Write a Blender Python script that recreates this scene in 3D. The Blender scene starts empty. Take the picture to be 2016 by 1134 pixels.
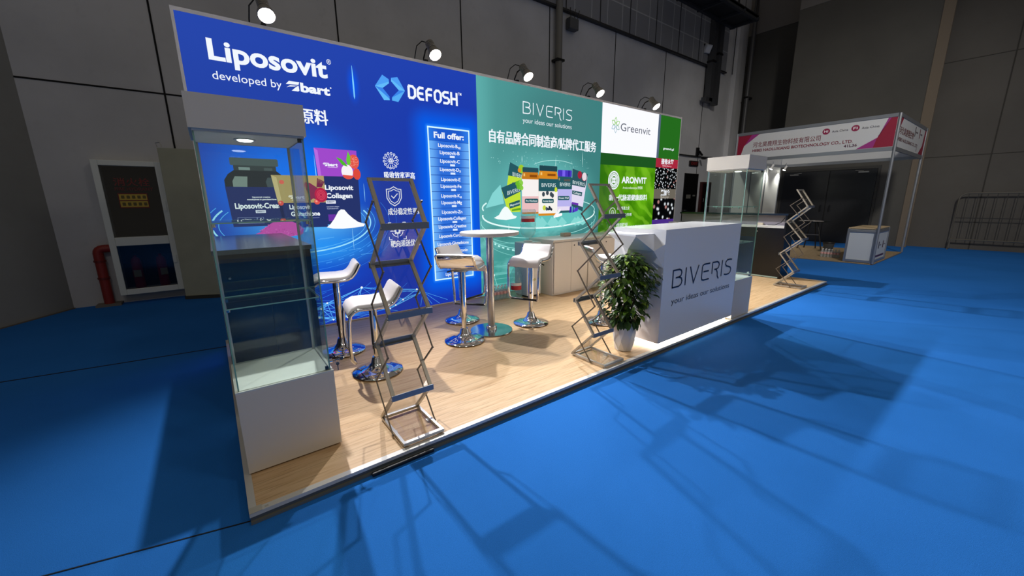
import bpy, bmesh, math, random
from mathutils import Vector, Matrix

SC = bpy.context.scene
COL = SC.collection
random.seed(7)
PI = math.pi

# ------------------------------------------------------------------ camera
F_PX = 769.147
cam = bpy.data.cameras.new('camera')
cam.sensor_width = 36.0
cam.lens = F_PX * 36.0 / 2016.0
cam.clip_start = 0.02
cam.clip_end = 200
camo = bpy.data.objects.new('camera', cam)
COL.objects.link(camo)
_r = Vector((0.7950534, -0.60646754, -0.00933922))
_u = Vector((0.13925133, 0.16752309, 0.97598416))
_f = Vector((0.59033818, 0.77726002, -0.21764122))
_m = Matrix((_r, _u, -_f)).transposed().to_4x4()
_m.translation = Vector((0.04375669, -1.88206191, 1.3951144))
camo.matrix_world = _m
SC.camera = camo

# ------------------------------------------------------------------ view + world
vs = SC.view_settings
vs.view_transform = 'Standard'
vs.look = 'None'
vs.exposure = 0.0
vs.gamma = 1.0
vs.use_curve_mapping = False
SC.cycles.transparent_max_bounces = 40
SC.cycles.max_bounces = 10
SC.cycles.sample_clamp_indirect = 6.0
w = bpy.data.worlds.new('dim_hall')
SC.world = w
w.use_nodes = True
w.node_tree.nodes['Background'].inputs[0].default_value = (0.155, 0.140, 0.120, 1)
w.node_tree.nodes['Background'].inputs[1].default_value = 1.0


# unseen fill lights added behind and above the camera to lift front faces
for hx, hy, hz, he in ((-1.0, -6.0, 8.0, 70), (5.5, -6.5, 8.0, 100)):
    hl = bpy.data.lights.new('hall_fill', 'AREA')
    hl.shape = 'DISK'
    hl.size = 1.6
    hl.energy = he
    hl.color = (1.0, .95, .88)
    ho = bpy.data.objects.new('hall_fill', hl)
    COL.objects.link(ho)
    ho.location = (hx, hy, hz)
hl = bpy.data.lights.new('booth_fill_spot', 'SPOT')  # unseen spot added to brighten the second booth's fascia
hl.energy = 2500
hl.color = (1.0, .96, .90)
hl.spot_size = math.radians(52)
hl.spot_blend = 1.0
hl.shadow_soft_size = .5
ho = bpy.data.objects.new('booth_fill_spot', hl)
COL.objects.link(ho)
ho.location = (3.0, -4.5, 8.5)
ho.rotation_euler = (Vector((12.3, 1.0, 2.6)) - Vector(ho.location)).to_track_quat('-Z', 'Y').to_euler()

# ------------------------------------------------------------------ colours / materials
def lin(h):
    h = h.lstrip('#')
    o = []
    for i in (0, 2, 4):
        c = int(h[i:i + 2], 16) / 255.0
        o.append(c / 12.92 if c <= 0.04045 else ((c + 0.055) / 1.055) ** 2.4)
    return (o[0], o[1], o[2], 1.0)


MATS = {}


def pbr(name, hexc, rough=0.5, metal=0.0, bump=0.0, bscale=200.0, var=0.0, vscale=3.0, spec=0.5, coat=0.0):
    if name in MATS:
        return MATS[name]
    m = bpy.data.materials.new(name)
    m.use_nodes = True
    nt = m.node_tree
    b = nt.nodes['Principled BSDF']
    c = lin(hexc)
    b.inputs['Base Color'].default_value = c
    b.inputs['Roughness'].default_value = rough
    b.inputs['Metallic'].default_value = metal
    b.inputs['Specular IOR Level'].default_value = spec
    b.inputs['Coat Weight'].default_value = coat
    if var > 0:
        g = nt.nodes.new('ShaderNodeNewGeometry')
        n = nt.nodes.new('ShaderNodeTexNoise')
        n.inputs['Scale'].default_value = vscale
        n.inputs['Detail'].default_value = 6
        nt.links.new(g.outputs['Position'], n.inputs['Vector'])
        r = nt.nodes.new('ShaderNodeMapRange')
        r.inputs[1].default_value = 0.3
        r.inputs[2].default_value = 0.7
        r.inputs[3].default_value = 1 - var
        r.inputs[4].default_value = 1 + var
        nt.links.new(n.outputs[0], r.inputs[0])
        mx = nt.nodes.new('ShaderNodeMix')
        mx.data_type = 'RGBA'
        mx.blend_type = 'MULTIPLY'
        mx.inputs[0].default_value = 1
        mx.inputs[6].default_value = c
        nt.links.new(r.outputs[0], mx.inputs[7])
        nt.links.new(mx.outputs[2], b.inputs['Base Color'])
    if bump > 0:
        g = nt.nodes.new('ShaderNodeNewGeometry')
        n = nt.nodes.new('ShaderNodeTexNoise')
        n.inputs['Scale'].default_value = bscale
        n.inputs['Detail'].default_value = 3
        nt.links.new(g.outputs['Position'], n.inputs['Vector'])
        bp = nt.nodes.new('ShaderNodeBump')
        bp.inputs['Strength'].default_value = bump
        bp.inputs['Distance'].default_value = 0.01
        nt.links.new(n.outputs[0], bp.inputs['Height'])
        nt.links.new(bp.outputs[0], b.inputs['Normal'])
    MATS[name] = m
    return m


def emit(hexc, s=1.0):
    k = 'glow_%s_%g' % (hexc, s)
    if k in MATS:
        return MATS[k]
    m = bpy.data.materials.new(k)
    m.use_nodes = True
    nt = m.node_tree
    nt.nodes.remove(nt.nodes['Principled BSDF'])
    e = nt.nodes.new('ShaderNodeEmission')
    e.inputs[0].default_value = lin(hexc)
    e.inputs[1].default_value = s
    nt.links.new(e.outputs[0], nt.nodes['Material Output'].inputs[0])
    MATS[k] = m
    return m


def ink(hexc):
    return pbr('ink_' + hexc, hexc, 0.5)


def clear(name, tint, ior=1.45, rough=0.0, gloss=1.0, haze=None):
    """thin clear sheet: see-through mixed with a mirror by Fresnel"""
    if name in MATS:
        return MATS[name]
    m = bpy.data.materials.new(name)
    m.use_nodes = True
    nt = m.node_tree
    nt.nodes.remove(nt.nodes['Principled BSDF'])
    t = nt.nodes.new('ShaderNodeBsdfTransparent')
    t.inputs[0].default_value = tint
    g = nt.nodes.new('ShaderNodeBsdfGlossy')
    g.inputs['Roughness'].default_value = rough
    f = nt.nodes.new('ShaderNodeFresnel')
    gb = nt.nodes.new('ShaderNodeNewGeometry')
    mr = nt.nodes.new('ShaderNodeMapRange')
    mr.inputs[3].default_value = ior
    mr.inputs[4].default_value = 1.0 / ior
    nt.links.new(gb.outputs['Backfacing'], mr.inputs[0])
    nt.links.new(mr.outputs[0], f.inputs[0])
    ml = nt.nodes.new('ShaderNodeMath')
    ml.operation = 'MULTIPLY'
    ml.inputs[1].default_value = gloss
    nt.links.new(f.outputs[0], ml.inputs[0])
    mx = nt.nodes.new('ShaderNodeMixShader')
    nt.links.new(ml.outputs[0], mx.inputs[0])
    nt.links.new(t.outputs[0], mx.inputs[1])
    nt.links.new(g.outputs[0], mx.inputs[2])
    last = mx.outputs[0]
    if haze:
        df = nt.nodes.new('ShaderNodeBsdfDiffuse')
        df.inputs[0].default_value = haze[1]
        m2 = nt.nodes.new('ShaderNodeMixShader')
        m2.inputs[0].default_value = haze[0]
        nt.links.new(last, m2.inputs[1])
        nt.links.new(df.outputs[0], m2.inputs[2])
        last = m2.outputs[0]
    nt.links.new(last, nt.nodes['Material Output'].inputs[0])
    MATS[name] = m
    return m


class NT:
    """tiny node-graph helper"""

    def __init__(s, name):
        s.m = bpy.data.materials.new(name)
        s.m.use_nodes = True
        s.t = s.m.node_tree
        s.out = s.t.nodes['Material Output']
        s.bsdf = s.t.nodes['Principled BSDF']

    def n(s, typ, **kw):
        x = s.t.nodes.new('ShaderNode' + typ)
        for k, v in kw.items():
            setattr(x, k, v)
        return x

    def put(s, sock, v):
        if isinstance(v, bpy.types.NodeSocket):
            s.t.links.new(v, sock)
        else:
            sock.default_value = v

    def math(s, op, a, b=0.0, clamp=False):
        x = s.n('Math', operation=op, use_clamp=clamp)
        s.put(x.inputs[0], a)
        s.put(x.inputs[1], b)
        return x.outputs[0]

    def mix(s, f, a, b, mode='MIX'):
        x = s.n('Mix', data_type='RGBA', blend_type=mode)
        s.put(x.inputs[0], f)
        s.put(x.inputs[6], a)
        s.put(x.inputs[7], b)
        return x.outputs[2]

    def pos(s):
        g = s.n('NewGeometry')
        p = s.n('SeparateXYZ')
        s.t.links.new(g.outputs['Position'], p.inputs[0])
        return g.outputs['Position'], p.outputs[0], p.outputs[1], p.outputs[2]

    def noise(s, vec, scale, detail=4, sxyz=None):
        if sxyz:
            mp = s.n('Mapping')
            s.put(mp.inputs[0], vec)
            mp.inputs['Scale'].default_value = sxyz
            vec = mp.outputs[0]
        x = s.n('TexNoise')
        s.put(x.inputs['Vector'], vec)
        x.inputs['Scale'].default_value = scale
        x.inputs['Detail'].default_value = detail
        return x.outputs[0]

    def rng(s, v, a, b, c=0.0, d=1.0, smooth=True):
        x = s.n('MapRange')
        x.interpolation_type = 'SMOOTHSTEP' if smooth else 'LINEAR'
        s.put(x.inputs[0], v)
        for i, q in enumerate((a, b, c, d)):
            x.inputs[1 + i].default_value = q
        return x.outputs[0]

    def ell(s, x, z, cx, cz, rx, rz, inner=0.0):
        a = s.math('DIVIDE', s.math('SUBTRACT', x, cx), rx)
        b = s.math('DIVIDE', s.math('SUBTRACT', z, cz), rz)
        r = s.math('SQRT', s.math('ADD', s.math('MULTIPLY', a, a), s.math('MULTIPLY', b, b)))
        return s.rng(r, inner, 1.0, 1.0, 0.0)

    def boxd(s, x, z, cx, cz, hx, hz):
        a = s.math('MAXIMUM', s.math('SUBTRACT', s.math('ABSOLUTE', s.math('SUBTRACT', x, cx)), hx), 0.0)
        b = s.math('MAXIMUM', s.math('SUBTRACT', s.math('ABSOLUTE', s.math('SUBTRACT', z, cz)), hz), 0.0)
        return s.math('SQRT', s.math('ADD', s.math('MULTIPLY', a, a), s.math('MULTIPLY', b, b)))

    def emission(s, col, strength=1.0):
        s.t.nodes.remove(s.bsdf)
        e = s.n('Emission')
        s.put(e.inputs[0], col)
        e.inputs[1].default_value = strength
        s.t.links.new(e.outputs[0], s.out.inputs[0])
        return s.m


# ------------------------------------------------------------------ object helpers
def tag(o, label=None, cat=None, group=None, kind=None):
    if label: o['label'] = label
    if cat: o['category'] = cat
    if group: o['group'] = group
    if kind: o['kind'] = kind
    return o


def thing(name, label, cat, loc=(0, 0, 0), rotz=0.0, group=None):
    o = bpy.data.objects.new(name, None)
    o.empty_display_size = 0.1
    COL.objects.link(o)
    o.location = loc
    o.rotation_euler = (0, 0, rotz)
    return tag(o, label, cat, group)


def dup(root, loc, rotz=0.0, label=None):
    r = root.copy()
    COL.objects.link(r)
    r.location = loc
    r.rotation_euler = (0, 0, rotz)
    if label: r['label'] = label
    for ch in list(root.children):
        c = ch.copy()
        COL.objects.link(c)
        c.parent = r
        for g in list(ch.children):
            d = g.copy()
            COL.objects.link(d)
            d.parent = c
    return r


def root_loc(p):
    v = Vector((0, 0, 0))
    while p is not None:
        v += Vector(p.location)
        p = p.parent
    return v


class MB:
    """collects shapes into one mesh object"""

    def __init__(s):
        s.bm = bmesh.new()

    def face(s, pts, mi=0):
        vs_ = [s.bm.verts.new(p) for p in pts]
        f = s.bm.faces.new(vs_)
        f.material_index = mi
        return f

    def box(s, x0, x1, y0, y1, z0, z1, mi=0, bev=0.0):
        P = [(x, y, z) for x in (x0, x1) for y in (y0, y1) for z in (z0, z1)]
        return s.hexa(P, mi, bev)

    def hexa(s, P, mi=0, bev=0.0):
        v = [s.bm.verts.new(p) for p in P]
        fs = []
        for q in ((0, 1, 3, 2), (4, 6, 7, 5), (0, 4, 5, 1), (2, 3, 7, 6), (0, 2, 6, 4), (1, 5, 7, 3)):
            f = s.bm.faces.new([v[i] for i in q])
            f.material_index = mi
            fs.append(f)
        if bev > 0:
            es = list({e for f in fs for e in f.edges})
            bmesh.ops.bevel(s.bm, geom=es, offset=bev, segments=2, affect='EDGES', profile=0.5)
        return s

    def bar(s, a, b, w_, h_, mi=0, up=(0, 0, 1)):
        """rectangular bar from a to b"""
        a, b = Vector(a), Vector(b)
        d = (b - a).normalized()
        u = Vector(up)
        r = d.cross(u)
        if r.length < 1e-4:
            r = d.cross(Vector((1, 0, 0)))
        r.normalize()
        u = r.cross(d).normalized()
        P = []
        for p in (a, b):
            for i in (-1, 1):
                for j in (-1, 1):
                    P.append(p + r * (i * w_ / 2) + u * (j * h_ / 2))
        return s.hexa(P, mi)

    def tube(s, pts, r, n=10, closed=False, mi=0, flat=None):
        pts = [Vector(p) for p in pts]
        rs = r if isinstance(r, (list, tuple)) else [r] * len(pts)
        rings = []
        N = len(pts)
        prev = None
        for i, p in enumerate(pts):
            if closed:
                t = pts[(i + 1) % N] - pts[i - 1]
            else:
                t = pts[min(i + 1, N - 1)] - pts[max(i - 1, 0)]
            t.normalize()
            if prev is None:
                u = t.orthogonal().normalized()
            else:
                u = prev - t * prev.dot(t)
                if u.length < 1e-6: u = t.orthogonal()
                u.normalize()
            prev = u
            v = t.cross(u)
            rings.append([s.bm.verts.new(p + (u * math.cos(2 * PI * k / n) + v * math.sin(2 * PI * k / n)) * rs[i]) for k in range(n)])
        M = N if closed else N - 1
        for i in range(M):
            a, b = rings[i], rings[(i + 1) % N]
            for k in range(n):
                f = s.bm.faces.new((a[k], a[(k + 1) % n], b[(k + 1) % n], b[k]))
                f.material_index = mi
        if not closed:
            for rr, fl in ((rings[0], True), (rings[-1], False)):
                f = s.bm.faces.new(rr[::-1] if fl else rr)
                f.material_index = mi
        return s

    def lathe(s, prof, n=32, c=(0, 0, 0), mi=0, axis=None):
        """prof: (r, z) pairs"""
        M = Matrix.Identity(3)
        if axis is not None:
            M = Vector((0, 0, 1)).rotation_difference(Vector(axis)).to_matrix()
        C = Vector(c)
        rings = []
        for r, z in prof:
            if r < 1e-6:
                rings.append([s.bm.verts.new(C + M @ Vector((0, 0, z)))])
            else:
                rings.append([s.bm.verts.new(C + M @ Vector((r * math.cos(2 * PI * k / n), r * math.sin(2 * PI * k / n), z))) for k in range(n)])
        for a, b in zip(rings, rings[1:]):
            for k in range(n):
                k2 = (k + 1) % n
                if len(a) == 1 and len(b) == 1: continue
                if len(a) == 1: q = (a[0], b[k2], b[k])
                elif len(b) == 1: q = (a[k], a[k2], b[0])
                else: q = (a[k], a[k2], b[k2], b[k])
                f = s.bm.faces.new(q)
                f.material_index = mi
        for rr, fl in ((rings[0], True), (rings[-1], False)):
            if len(rr) > 1:
                f = s.bm.faces.new(rr[::-1] if fl else rr)
                f.material_index = mi
        return s

    def prism(s, poly, mapf, t0, t1, mi=0):
        """poly of (u,v); mapf(u,v,t)->xyz"""
        a = [s.bm.verts.new(mapf(u, v, t0)) for u, v in poly]
        b = [s.bm.verts.new(mapf(u, v, t1)) for u, v in poly]
        n = len(poly)
        fs = [s.bm.faces.new(a[::-1]), s.bm.faces.new(b)]
        for i in range(n):
            fs.append(s.bm.faces.new((a[i], a[(i + 1) % n], b[(i + 1) % n], b[i])))
        for f in fs: f.material_index = mi
        return s

    def build(s, name, mats, parent=None, world=True, smooth=False, bevel=0.0, angle=40, fix=True):
        if fix:
            bmesh.ops.recalc_face_normals(s.bm, faces=s.bm.faces)
        me = bpy.data.meshes.new(name)
        if world and parent is not None:
            off = root_loc(parent)
            for v in s.bm.verts: v.co -= off
        s.bm.to_mesh(me)
        s.bm.free()
        if not isinstance(mats, (list, tuple)): mats = [mats]
        for m in mats: me.materials.append(m)
        o = bpy.data.objects.new(name, me)
        COL.objects.link(o)
        if parent is not None: o.parent = parent
        if smooth:
            me.shade_smooth()
            md = o.modifiers.new('split', 'EDGE_SPLIT')
            md.split_angle = math.radians(angle)
        if bevel > 0:
            md = o.modifiers.new('bevel', 'BEVEL')
            md.width = bevel
            md.segments = 2
            md.limit_method = 'ANGLE'
        return o


# ------------------------------------------------------------------ printed graphics (flat prints on real panels)
def text_polys(body, offset=0.0):
    cu = bpy.data.curves.new('t', 'FONT')
    cu.body = body
    cu.dimensions = '2D'
    cu.fill_mode = 'BOTH'
    cu.size = 1.0
    cu.offset = offset
    cu.resolution_u = 4
    o = bpy.data.objects.new('t', cu)
    COL.objects.link(o)
    dg = bpy.context.evaluated_depsgraph_get()
    me = bpy.data.meshes.new_from_object(o.evaluated_get(dg))
    vs_ = [(v.co.x, v.co.y) for v in me.vertices]
    fs = [list(p.vertices) for p in me.polygons]
    bpy.data.objects.remove(o)
    bpy.data.curves.remove(cu)
    bpy.data.meshes.remove(me)
    return vs_, fs


_capcache = {}


def cap_h(offset):
    if offset not in _capcache:
        v, f = text_polys('H', offset)
        _capcache[offset] = (min(y for x, y in v), max(y for x, y in v))
    return _capcache[offset]


class G:
    """flat print: polygons, ellipses, strokes and lettering with one material per colour"""

    def __init__(s, mapf, glow=1.0, gap=0.0007):
        s.bm = bmesh.new()
        s.map = mapf
        s.gap = gap
        s.glow = glow
        s.umin = None
        s.mats = []

    def mi(s, c):
        m = c if not isinstance(c, str) else (emit(c, s.glow) if s.glow else ink(c))
        if m not in s.mats: s.mats.append(m)
        return s.mats.index(m)

    def raw(s, vs_, fs, c, L):
        i = s.mi(c)
        bv = [s.bm.verts.new(s.map(u, v, L * s.gap)) for u, v in vs_]
        for f in fs:
            try:
                q = s.bm.faces.new([bv[k] for k in f])
                q.material_index = i
            except ValueError:
                pass

    def poly(s, pts, c, L=1):
        s.raw(pts, [list(range(len(pts)))], c, L)

    def rect(s, u0, v0, u1, v1, c, L=1):
        s.poly([(u0, v0), (u1, v0), (u1, v1), (u0, v1)], c, L)

    def rrect(s, u0, v0, u1, v1, r, c, L=1):
        P = []
        for cx, cy, a in ((u1 - r, v0 + r, -90), (u1 - r, v1 - r, 0), (u0 + r, v1 - r, 90), (u0 + r, v0 + r, 180)):
            for k in range(5):
                t = math.radians(a + 22.5 * k)
                P.append((cx + r * math.cos(t), cy + r * math.sin(t)))
        s.poly(P, c, L)

    def ell(s, cx, cy, rx, ry, c, L=1, n=28, a0=0, a1=360):
        s.poly([(cx + rx * math.cos(math.radians(a0 + (a1 - a0) * k / n)), cy + ry * math.sin(math.radians(a0 + (a1 - a0) * k / n))) for k in range(n)], c, L)

    def line(s, pts, wd, c, L=1, closed=False, cap=False):
        n = len(pts)
        if s.umin is not None and not closed and any(p[0] < s.umin for p in pts):
            run, rw = [], []
            for i, p in enumerate(list(pts) + [(-99, 0)]):
                if p[0] >= s.umin:
                    run.append(p)
                    rw.append(wd[i] if isinstance(wd, (list, tuple)) else wd)
                else:
                    if len(run) > 1: s.line(run, rw, c, L)
                    run, rw = [], []
            return
        lft, rgt = [], []
        for i in range(n):
            if closed:
                a, b = pts[i - 1], pts[(i + 1) % n]
            else:
                a, b = pts[max(i - 1, 0)], pts[min(i + 1, n - 1)]
            p = Vector((pts[i][0], pts[i][1]))
            d1 = (p - Vector(a)) if Vector(a) != p else (Vector(b) - p)
            d2 = (Vector(b) - p) if Vector(b) != p else d1
            d1 = Vector((d1[0], d1[1])).normalized()
            d2 = Vector((d2[0], d2[1])).normalized()
            t = d1 + d2
            t = t.normalized() if t.length > 1e-5 else d1
            nn = Vector((-t.y, t.x))
            k = 1.0 / max(0.45, nn.dot(Vector((-d1.y, d1.x))))
            ww = wd[i] if isinstance(wd, (list, tuple)) else wd
            lft.append(tuple(p + nn * (k * ww / 2)))
            rgt.append(tuple(p - nn * (k * ww / 2)))
        vs_ = lft + rgt
        fs = [[i, (i + 1) % n, n + (i + 1) % n, n + i] for i in range(n if closed else n - 1)]
        s.raw(vs_, fs, c, L)
        if cap:
            for p in (pts[0], pts[-1]):
                s.ell(p[0], p[1], wd / 2, wd / 2, c, L, 10)

    def arc(s, cx, cy, rx, ry, a0, a1, wd, c, L=1, n=32):
        s.line([(cx + rx * math.cos(math.radians(a0 + (a1 - a0) * k / n)), cy + ry * math.sin(math.radians(a0 + (a1 - a0) * k / n))) for k in range(n + 1)], wd, c, L)

    def ring(s, cx, cy, rx, ry, wd, c, L=1, n=32):
        s.line([(cx + rx * math.cos(2 * PI * k / n), cy + ry * math.sin(2 * PI * k / n)) for k in range(n)], wd, c, L, closed=True)

    def text(s, body, u0, u1, v0, vcap, c, off=0.0, L=3, double=0.0, shear=0.0, slope=0.0):
        """fit lettering between u0 and u1, baseline v0, capital height to vcap"""
        vs_, fs = text_polys(body, off)
        x0 = min(x for x, y in vs_)
        x1 = max(x for x, y in vs_)
        c0, c1 = cap_h(off)
        kx = (u1 - u0) / (x1 - x0)
        ky = (vcap - v0) / (c1 - c0)
        for dx in ((0.0,) if not double else (-double / 2, double / 2)):
            out = []
            for x, y in vs_:
                uu = u0 + (x - x0) * kx + dx
                vv = v0 + (y - c0) * ky
                out.append((uu + shear * (vv - v0), vv + slope * (uu - u0)))
            s.raw(out, fs, c, L + (0.3 if dx > 0 else 0))

    def build(s, name, parent, label=None):
        me = bpy.data.meshes.new(name)
        off = root_loc(parent)
        for v in s.bm.verts: v.co -= off
        s.bm.to_mesh(me)
        s.bm.free()
        for m in s.mats: me.materials.append(m)
        o = bpy.data.objects.new(name, me)
        COL.objects.link(o)
        o.parent = parent
        if label: o['label'] = label
        return o


# shared materials
CHROME = pbr('chrome', '#E4E4E6', 0.06, 1.0)
STEEL = pbr('brushed_steel', '#B9B7B3', 0.3, 1.0)
ALU = pbr('aluminium', '#BFBDB8', 0.38, 0.85)
ALUF = pbr('painted_aluminium', '#F4F1EE', 0.45)
WHITE = pbr('white_lacquer', '#E9E8E6', 0.35)
WHITEM = pbr('white_laminate', '#E2E0DC', 0.5)
PADW = pbr('white_leatherette', '#E9E2DF', 0.42, bump=0.05, bscale=400)
BLACKP = pbr('black_plastic', '#141415', 0.45)
BLACKM = pbr('black_metal', '#1B1B1C', 0.4, 0.3)
DARKG = pbr('charcoal_laminate', '#141A24', 0.14, spec=0.5)
GLASS = clear('clear_glass', (0.955, 0.985, 0.968, 1), 1.45)
GLASSE = pbr('green_glass_edge', '#8DB5A5', 0.1)
ACRYL = clear('clear_acrylic', (0.93, 0.925, 0.92, 1), 1.42)
RACKM = pbr('rack_metal', '#B9AE9A', 0.35, 0.2)
RACKD = pbr('rack_ledge_metal', '#8A8D90', 0.4, 0.55)
BULB = emit('#FFF8F2', 26.0)

W = 2.731      # face of the light wall
HP = 0.049     # top of the platform


# ------------------------------------------------------------------ hall: floor, walls
def carpet_mat():
    t = NT('blue_carpet')
    P, x, y, z = t.pos()
    big = t.noise(P, 0.9, 5)
    fine = t.noise(P, 260, 2)
    c = t.mix(t.rng(big, .3, .7), (0.018, 0.158, 0.54, 1), (0.024, 0.185, 0.62, 1))
    c = t.mix(t.rng(fine, .35, .65, 0, .45), c, (0.014, 0.13, 0.42, 1))
    t.put(t.bsdf.inputs['Base Color'], c)
    t.bsdf.inputs['Roughness'].default_value = 0.95
    t.bsdf.inputs['Specular IOR Level'].default_value = 0.12
    b = t.n('Bump')
    b.inputs['Strength'].default_value = 0.5
    b.inputs['Distance'].default_value = 0.004
    t.put(b.inputs['Height'], t.noise(P, 420, 2))
    t.t.links.new(b.outputs[0], t.bsdf.inputs['Normal'])
    return t.m


CARPET = carpet_mat()
fl = MB().box(-7, 19, -9, 6.2, -0.06, 0).build('floor', CARPET)
tag(fl, kind='structure')
SEAM = pbr('carpet_seam_black', '#04101C', 0.9)  # near-black colour of the carpet seam strips
m = MB()
m.bar((-4.5, 3.30, 0.001), (0.0, 2.79, 0.001), 0.016, 0.003)
m.bar((-2.6, 0.72, 0.001), (0.0, 0.02, 0.001), 0.006, 0.003)
m.build('carpet_seam', SEAM, fl)


def concrete(name, hexc, seams=True):
    t = NT(name)
    P, x, y, z = t.pos()
    base = lin(hexc)
    n1 = t.noise(P, 0.7, 6)
    n2 = t.noise(P, 9, 5)
    dark = tuple(v * 0.82 for v in base[:3]) + (1,)
    c = t.mix(t.rng(n1, .3, .7), dark, base)
    c = t.mix(t.rng(n2, .55, .8, 0, .25), c, tuple(v * 0.7 for v in base[:3]) + (1,))
    t.put(t.bsdf.inputs['Base Color'], c)
    t.bsdf.inputs['Roughness'].default_value = 0.75
    return t.m


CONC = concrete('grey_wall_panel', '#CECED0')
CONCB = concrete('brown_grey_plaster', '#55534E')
CONCD = concrete('shaded_plaster', '#4A4946')  # shadow in the wall recess put into a darker plaster colour
JOINT = pbr('joint_gap', '#0B0B0C', 0.9)

wb = MB().box(-1.62, 17.9, 5.95, 6.25, 0, 11).build('wall_back', CONC)
tag(wb, kind='structure')
m = MB()
for i in range(9):
    xx = -0.22 + 2.475 * i
    if xx < 17.5: m.box(xx - .011, xx + .011, 5.942, 5.951, 0, 11)
m.box(-1.62, 17.5, 5.943, 5.951, 2.925, 2.945)
m.build('panel_joint', JOINT, wb)


def tiles():
    t = NT('grey_tile_band')
    P, x, y, z = t.pos()
    cx = t.n('CombineXYZ')
    t.put(cx.inputs[0], t.math('ADD', x, 0.1))
    t.put(cx.inputs[1], t.math('SUBTRACT', z, 5.93))
    br = t.n('TexBrick')
    t.put(br.inputs['Vector'], cx.outputs[0])
    br.offset = 0
    br.inputs['Color1'].default_value = lin('#85878C')
    br.inputs['Color2'].default_value = lin('#7C7E84')
    br.inputs['Mortar'].default_value = lin('#ABACB0')
    br.inputs['Scale'].default_value = 1
    br.inputs['Mortar Size'].default_value = 0.016
    br.inputs['Brick Width'].default_value = 0.62
    br.inputs['Row Height'].default_value = 0.66
    t.t.links.new(br.outputs[0], t.bsdf.inputs['Base Color'])
    t.bsdf.inputs['Roughness'].default_value = 0.4
    return t.m


tb = MB().box(-1.6, 15.9, 5.86, 5.95, 5.95, 11).build('trim_1', tiles())
tag(tb, kind='structure')
m = MB().box(-1.6, 15.95, 5.84, 5.95, 5.91, 5.955)
for i in range(8):
    xx = 7.66 + 1.25 * i
    m.box(xx - .012, xx + .012, 5.85, 5.87, 5.95, 11)
m.build('band_edge', pbr('dark_trim', '#222327', 0.5), tb)

# slanted pilaster at the far left, right-hand walls
m = MB()
m.prism([(-1.62, 5.95), (-3.85, 2.10), (-4.2, 2.3), (-1.62, 6.75)], lambda u, v, t: (u, v, t), 0, 11)
wl = m.build('wall_left', concrete('left_plaster', '#969692'))
tag(wl, kind='structure')
m = MB()
m.prism([(-1.62, 5.93), (-3.85, 2.08), (-3.86, 2.06), (-1.60, 5.92)], lambda u, v, t: (u, v, t), 0, 0.012)
tag(m.build('baseboard_left', pbr('dusty_edge', '#6A6258', 0.8)), kind='structure')

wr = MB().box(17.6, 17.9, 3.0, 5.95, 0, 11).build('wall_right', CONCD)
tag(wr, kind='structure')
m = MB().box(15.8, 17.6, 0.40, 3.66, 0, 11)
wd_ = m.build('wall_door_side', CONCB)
tag(wd_, kind='structure')
m = MB().box(15.795, 15.803, 0.18, 3.66, 7.19, 11).box(17.59, 17.6, 3.66, 5.95, 7.5, 11)
m.build('paint_band', pbr('pale_upper_paint', '#7A7672', 0.8), wd_)
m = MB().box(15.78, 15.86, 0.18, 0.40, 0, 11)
tag(m.build('trim_2', pbr('lit_beige_plaster', '#75695A', 0.8)), kind='structure')  # wing's side face, paler beige stands in for light falling on it
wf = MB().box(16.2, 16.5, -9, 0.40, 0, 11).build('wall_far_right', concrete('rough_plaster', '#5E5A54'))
tag(wf, kind='structure')
m = MB()
for yy in (0.27, -0.98, -3.4):
    m.box(16.193, 16.201, yy - .012, yy + .012, 0.0, 11)
for zz in (2.46, 4.86):
    m.box(16.195, 16.201, -9, 0.4, zz - .008, zz + .008)
m.build('panel_joint', pbr('faint_joint', '#3E3B36', 0.9), wf)

# double doors in the right-hand wall
DOORM = pbr('black_door', '#26272A', 0.32, var=0.1, vscale=2)
m = MB().box(15.76, 15.80, 1.02, 3.52, 2.235, 2.31).box(15.76, 15.80, 3.46, 3.52, 0, 2.235).box(15.76, 15.80, 1.02, 1.08, 0, 2.235)
tag(m.build('trim_3', pbr('door_frame_grey', '#3A3936', 0.5)), kind='structure')
for i, (a, b) in enumerate(((2.215, 3.455), (1.085, 2.185))):
    d = MB().box(15.745, 15.79, a, b, 0.01, 2.225).build('door_%d' % (i + 1), DOORM)
    tag(d, kind='structure')
    yc = b - .3 if i == 0 else a + .3
    MB().box(15.70, 15.745, yc - .12, yc + .12, 2.12, 2.16).bar((15.70, yc, 2.17), (15.72, yc + (.2 if i else -.2), 2.19), .02, .012).build('door_closer', ALU, d)
    hy = a + .10 if i == 0 else b - .10
    MB().tube([(15.745, hy, .98), (15.70, hy, .98), (15.70, hy, 1.16), (15.745, hy, 1.16)], .012).build('door_handle', BLACKM, d)
    MB().box(15.742, 15.746, a + .01, b - .01, .0, .03).build('door_sweep', BLACKP, d)
MB().box(15.76, 15.80, 2.185, 2.215, 0, 2.23).build('trim_4', BLACKP)['kind'] = 'structure'

# black door on the back wall with its sign, and a dark red fire-hose box
bd = MB().box(13.82, 14.76, 5.92, 5.95, 0, 2.31).build('door_3', pbr('near_black_door', '#0A0A0B', 0.35))
tag(bd, kind='structure')
MB().box(14.0, 14.3, 5.915, 5.921, 1.42, 1.56).box(14.45, 14.62, 5.915, 5.921, 1.50, 1.55).build('door_plate', pbr('grey_plate', '#6D6A62', 0.5), bd)
MB().tube([(13.92, 5.92, 1.0), (13.92, 5.87, 1.0), (14.04, 5.87, 1.0)], .012).build('door_handle', STEEL, bd)

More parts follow.
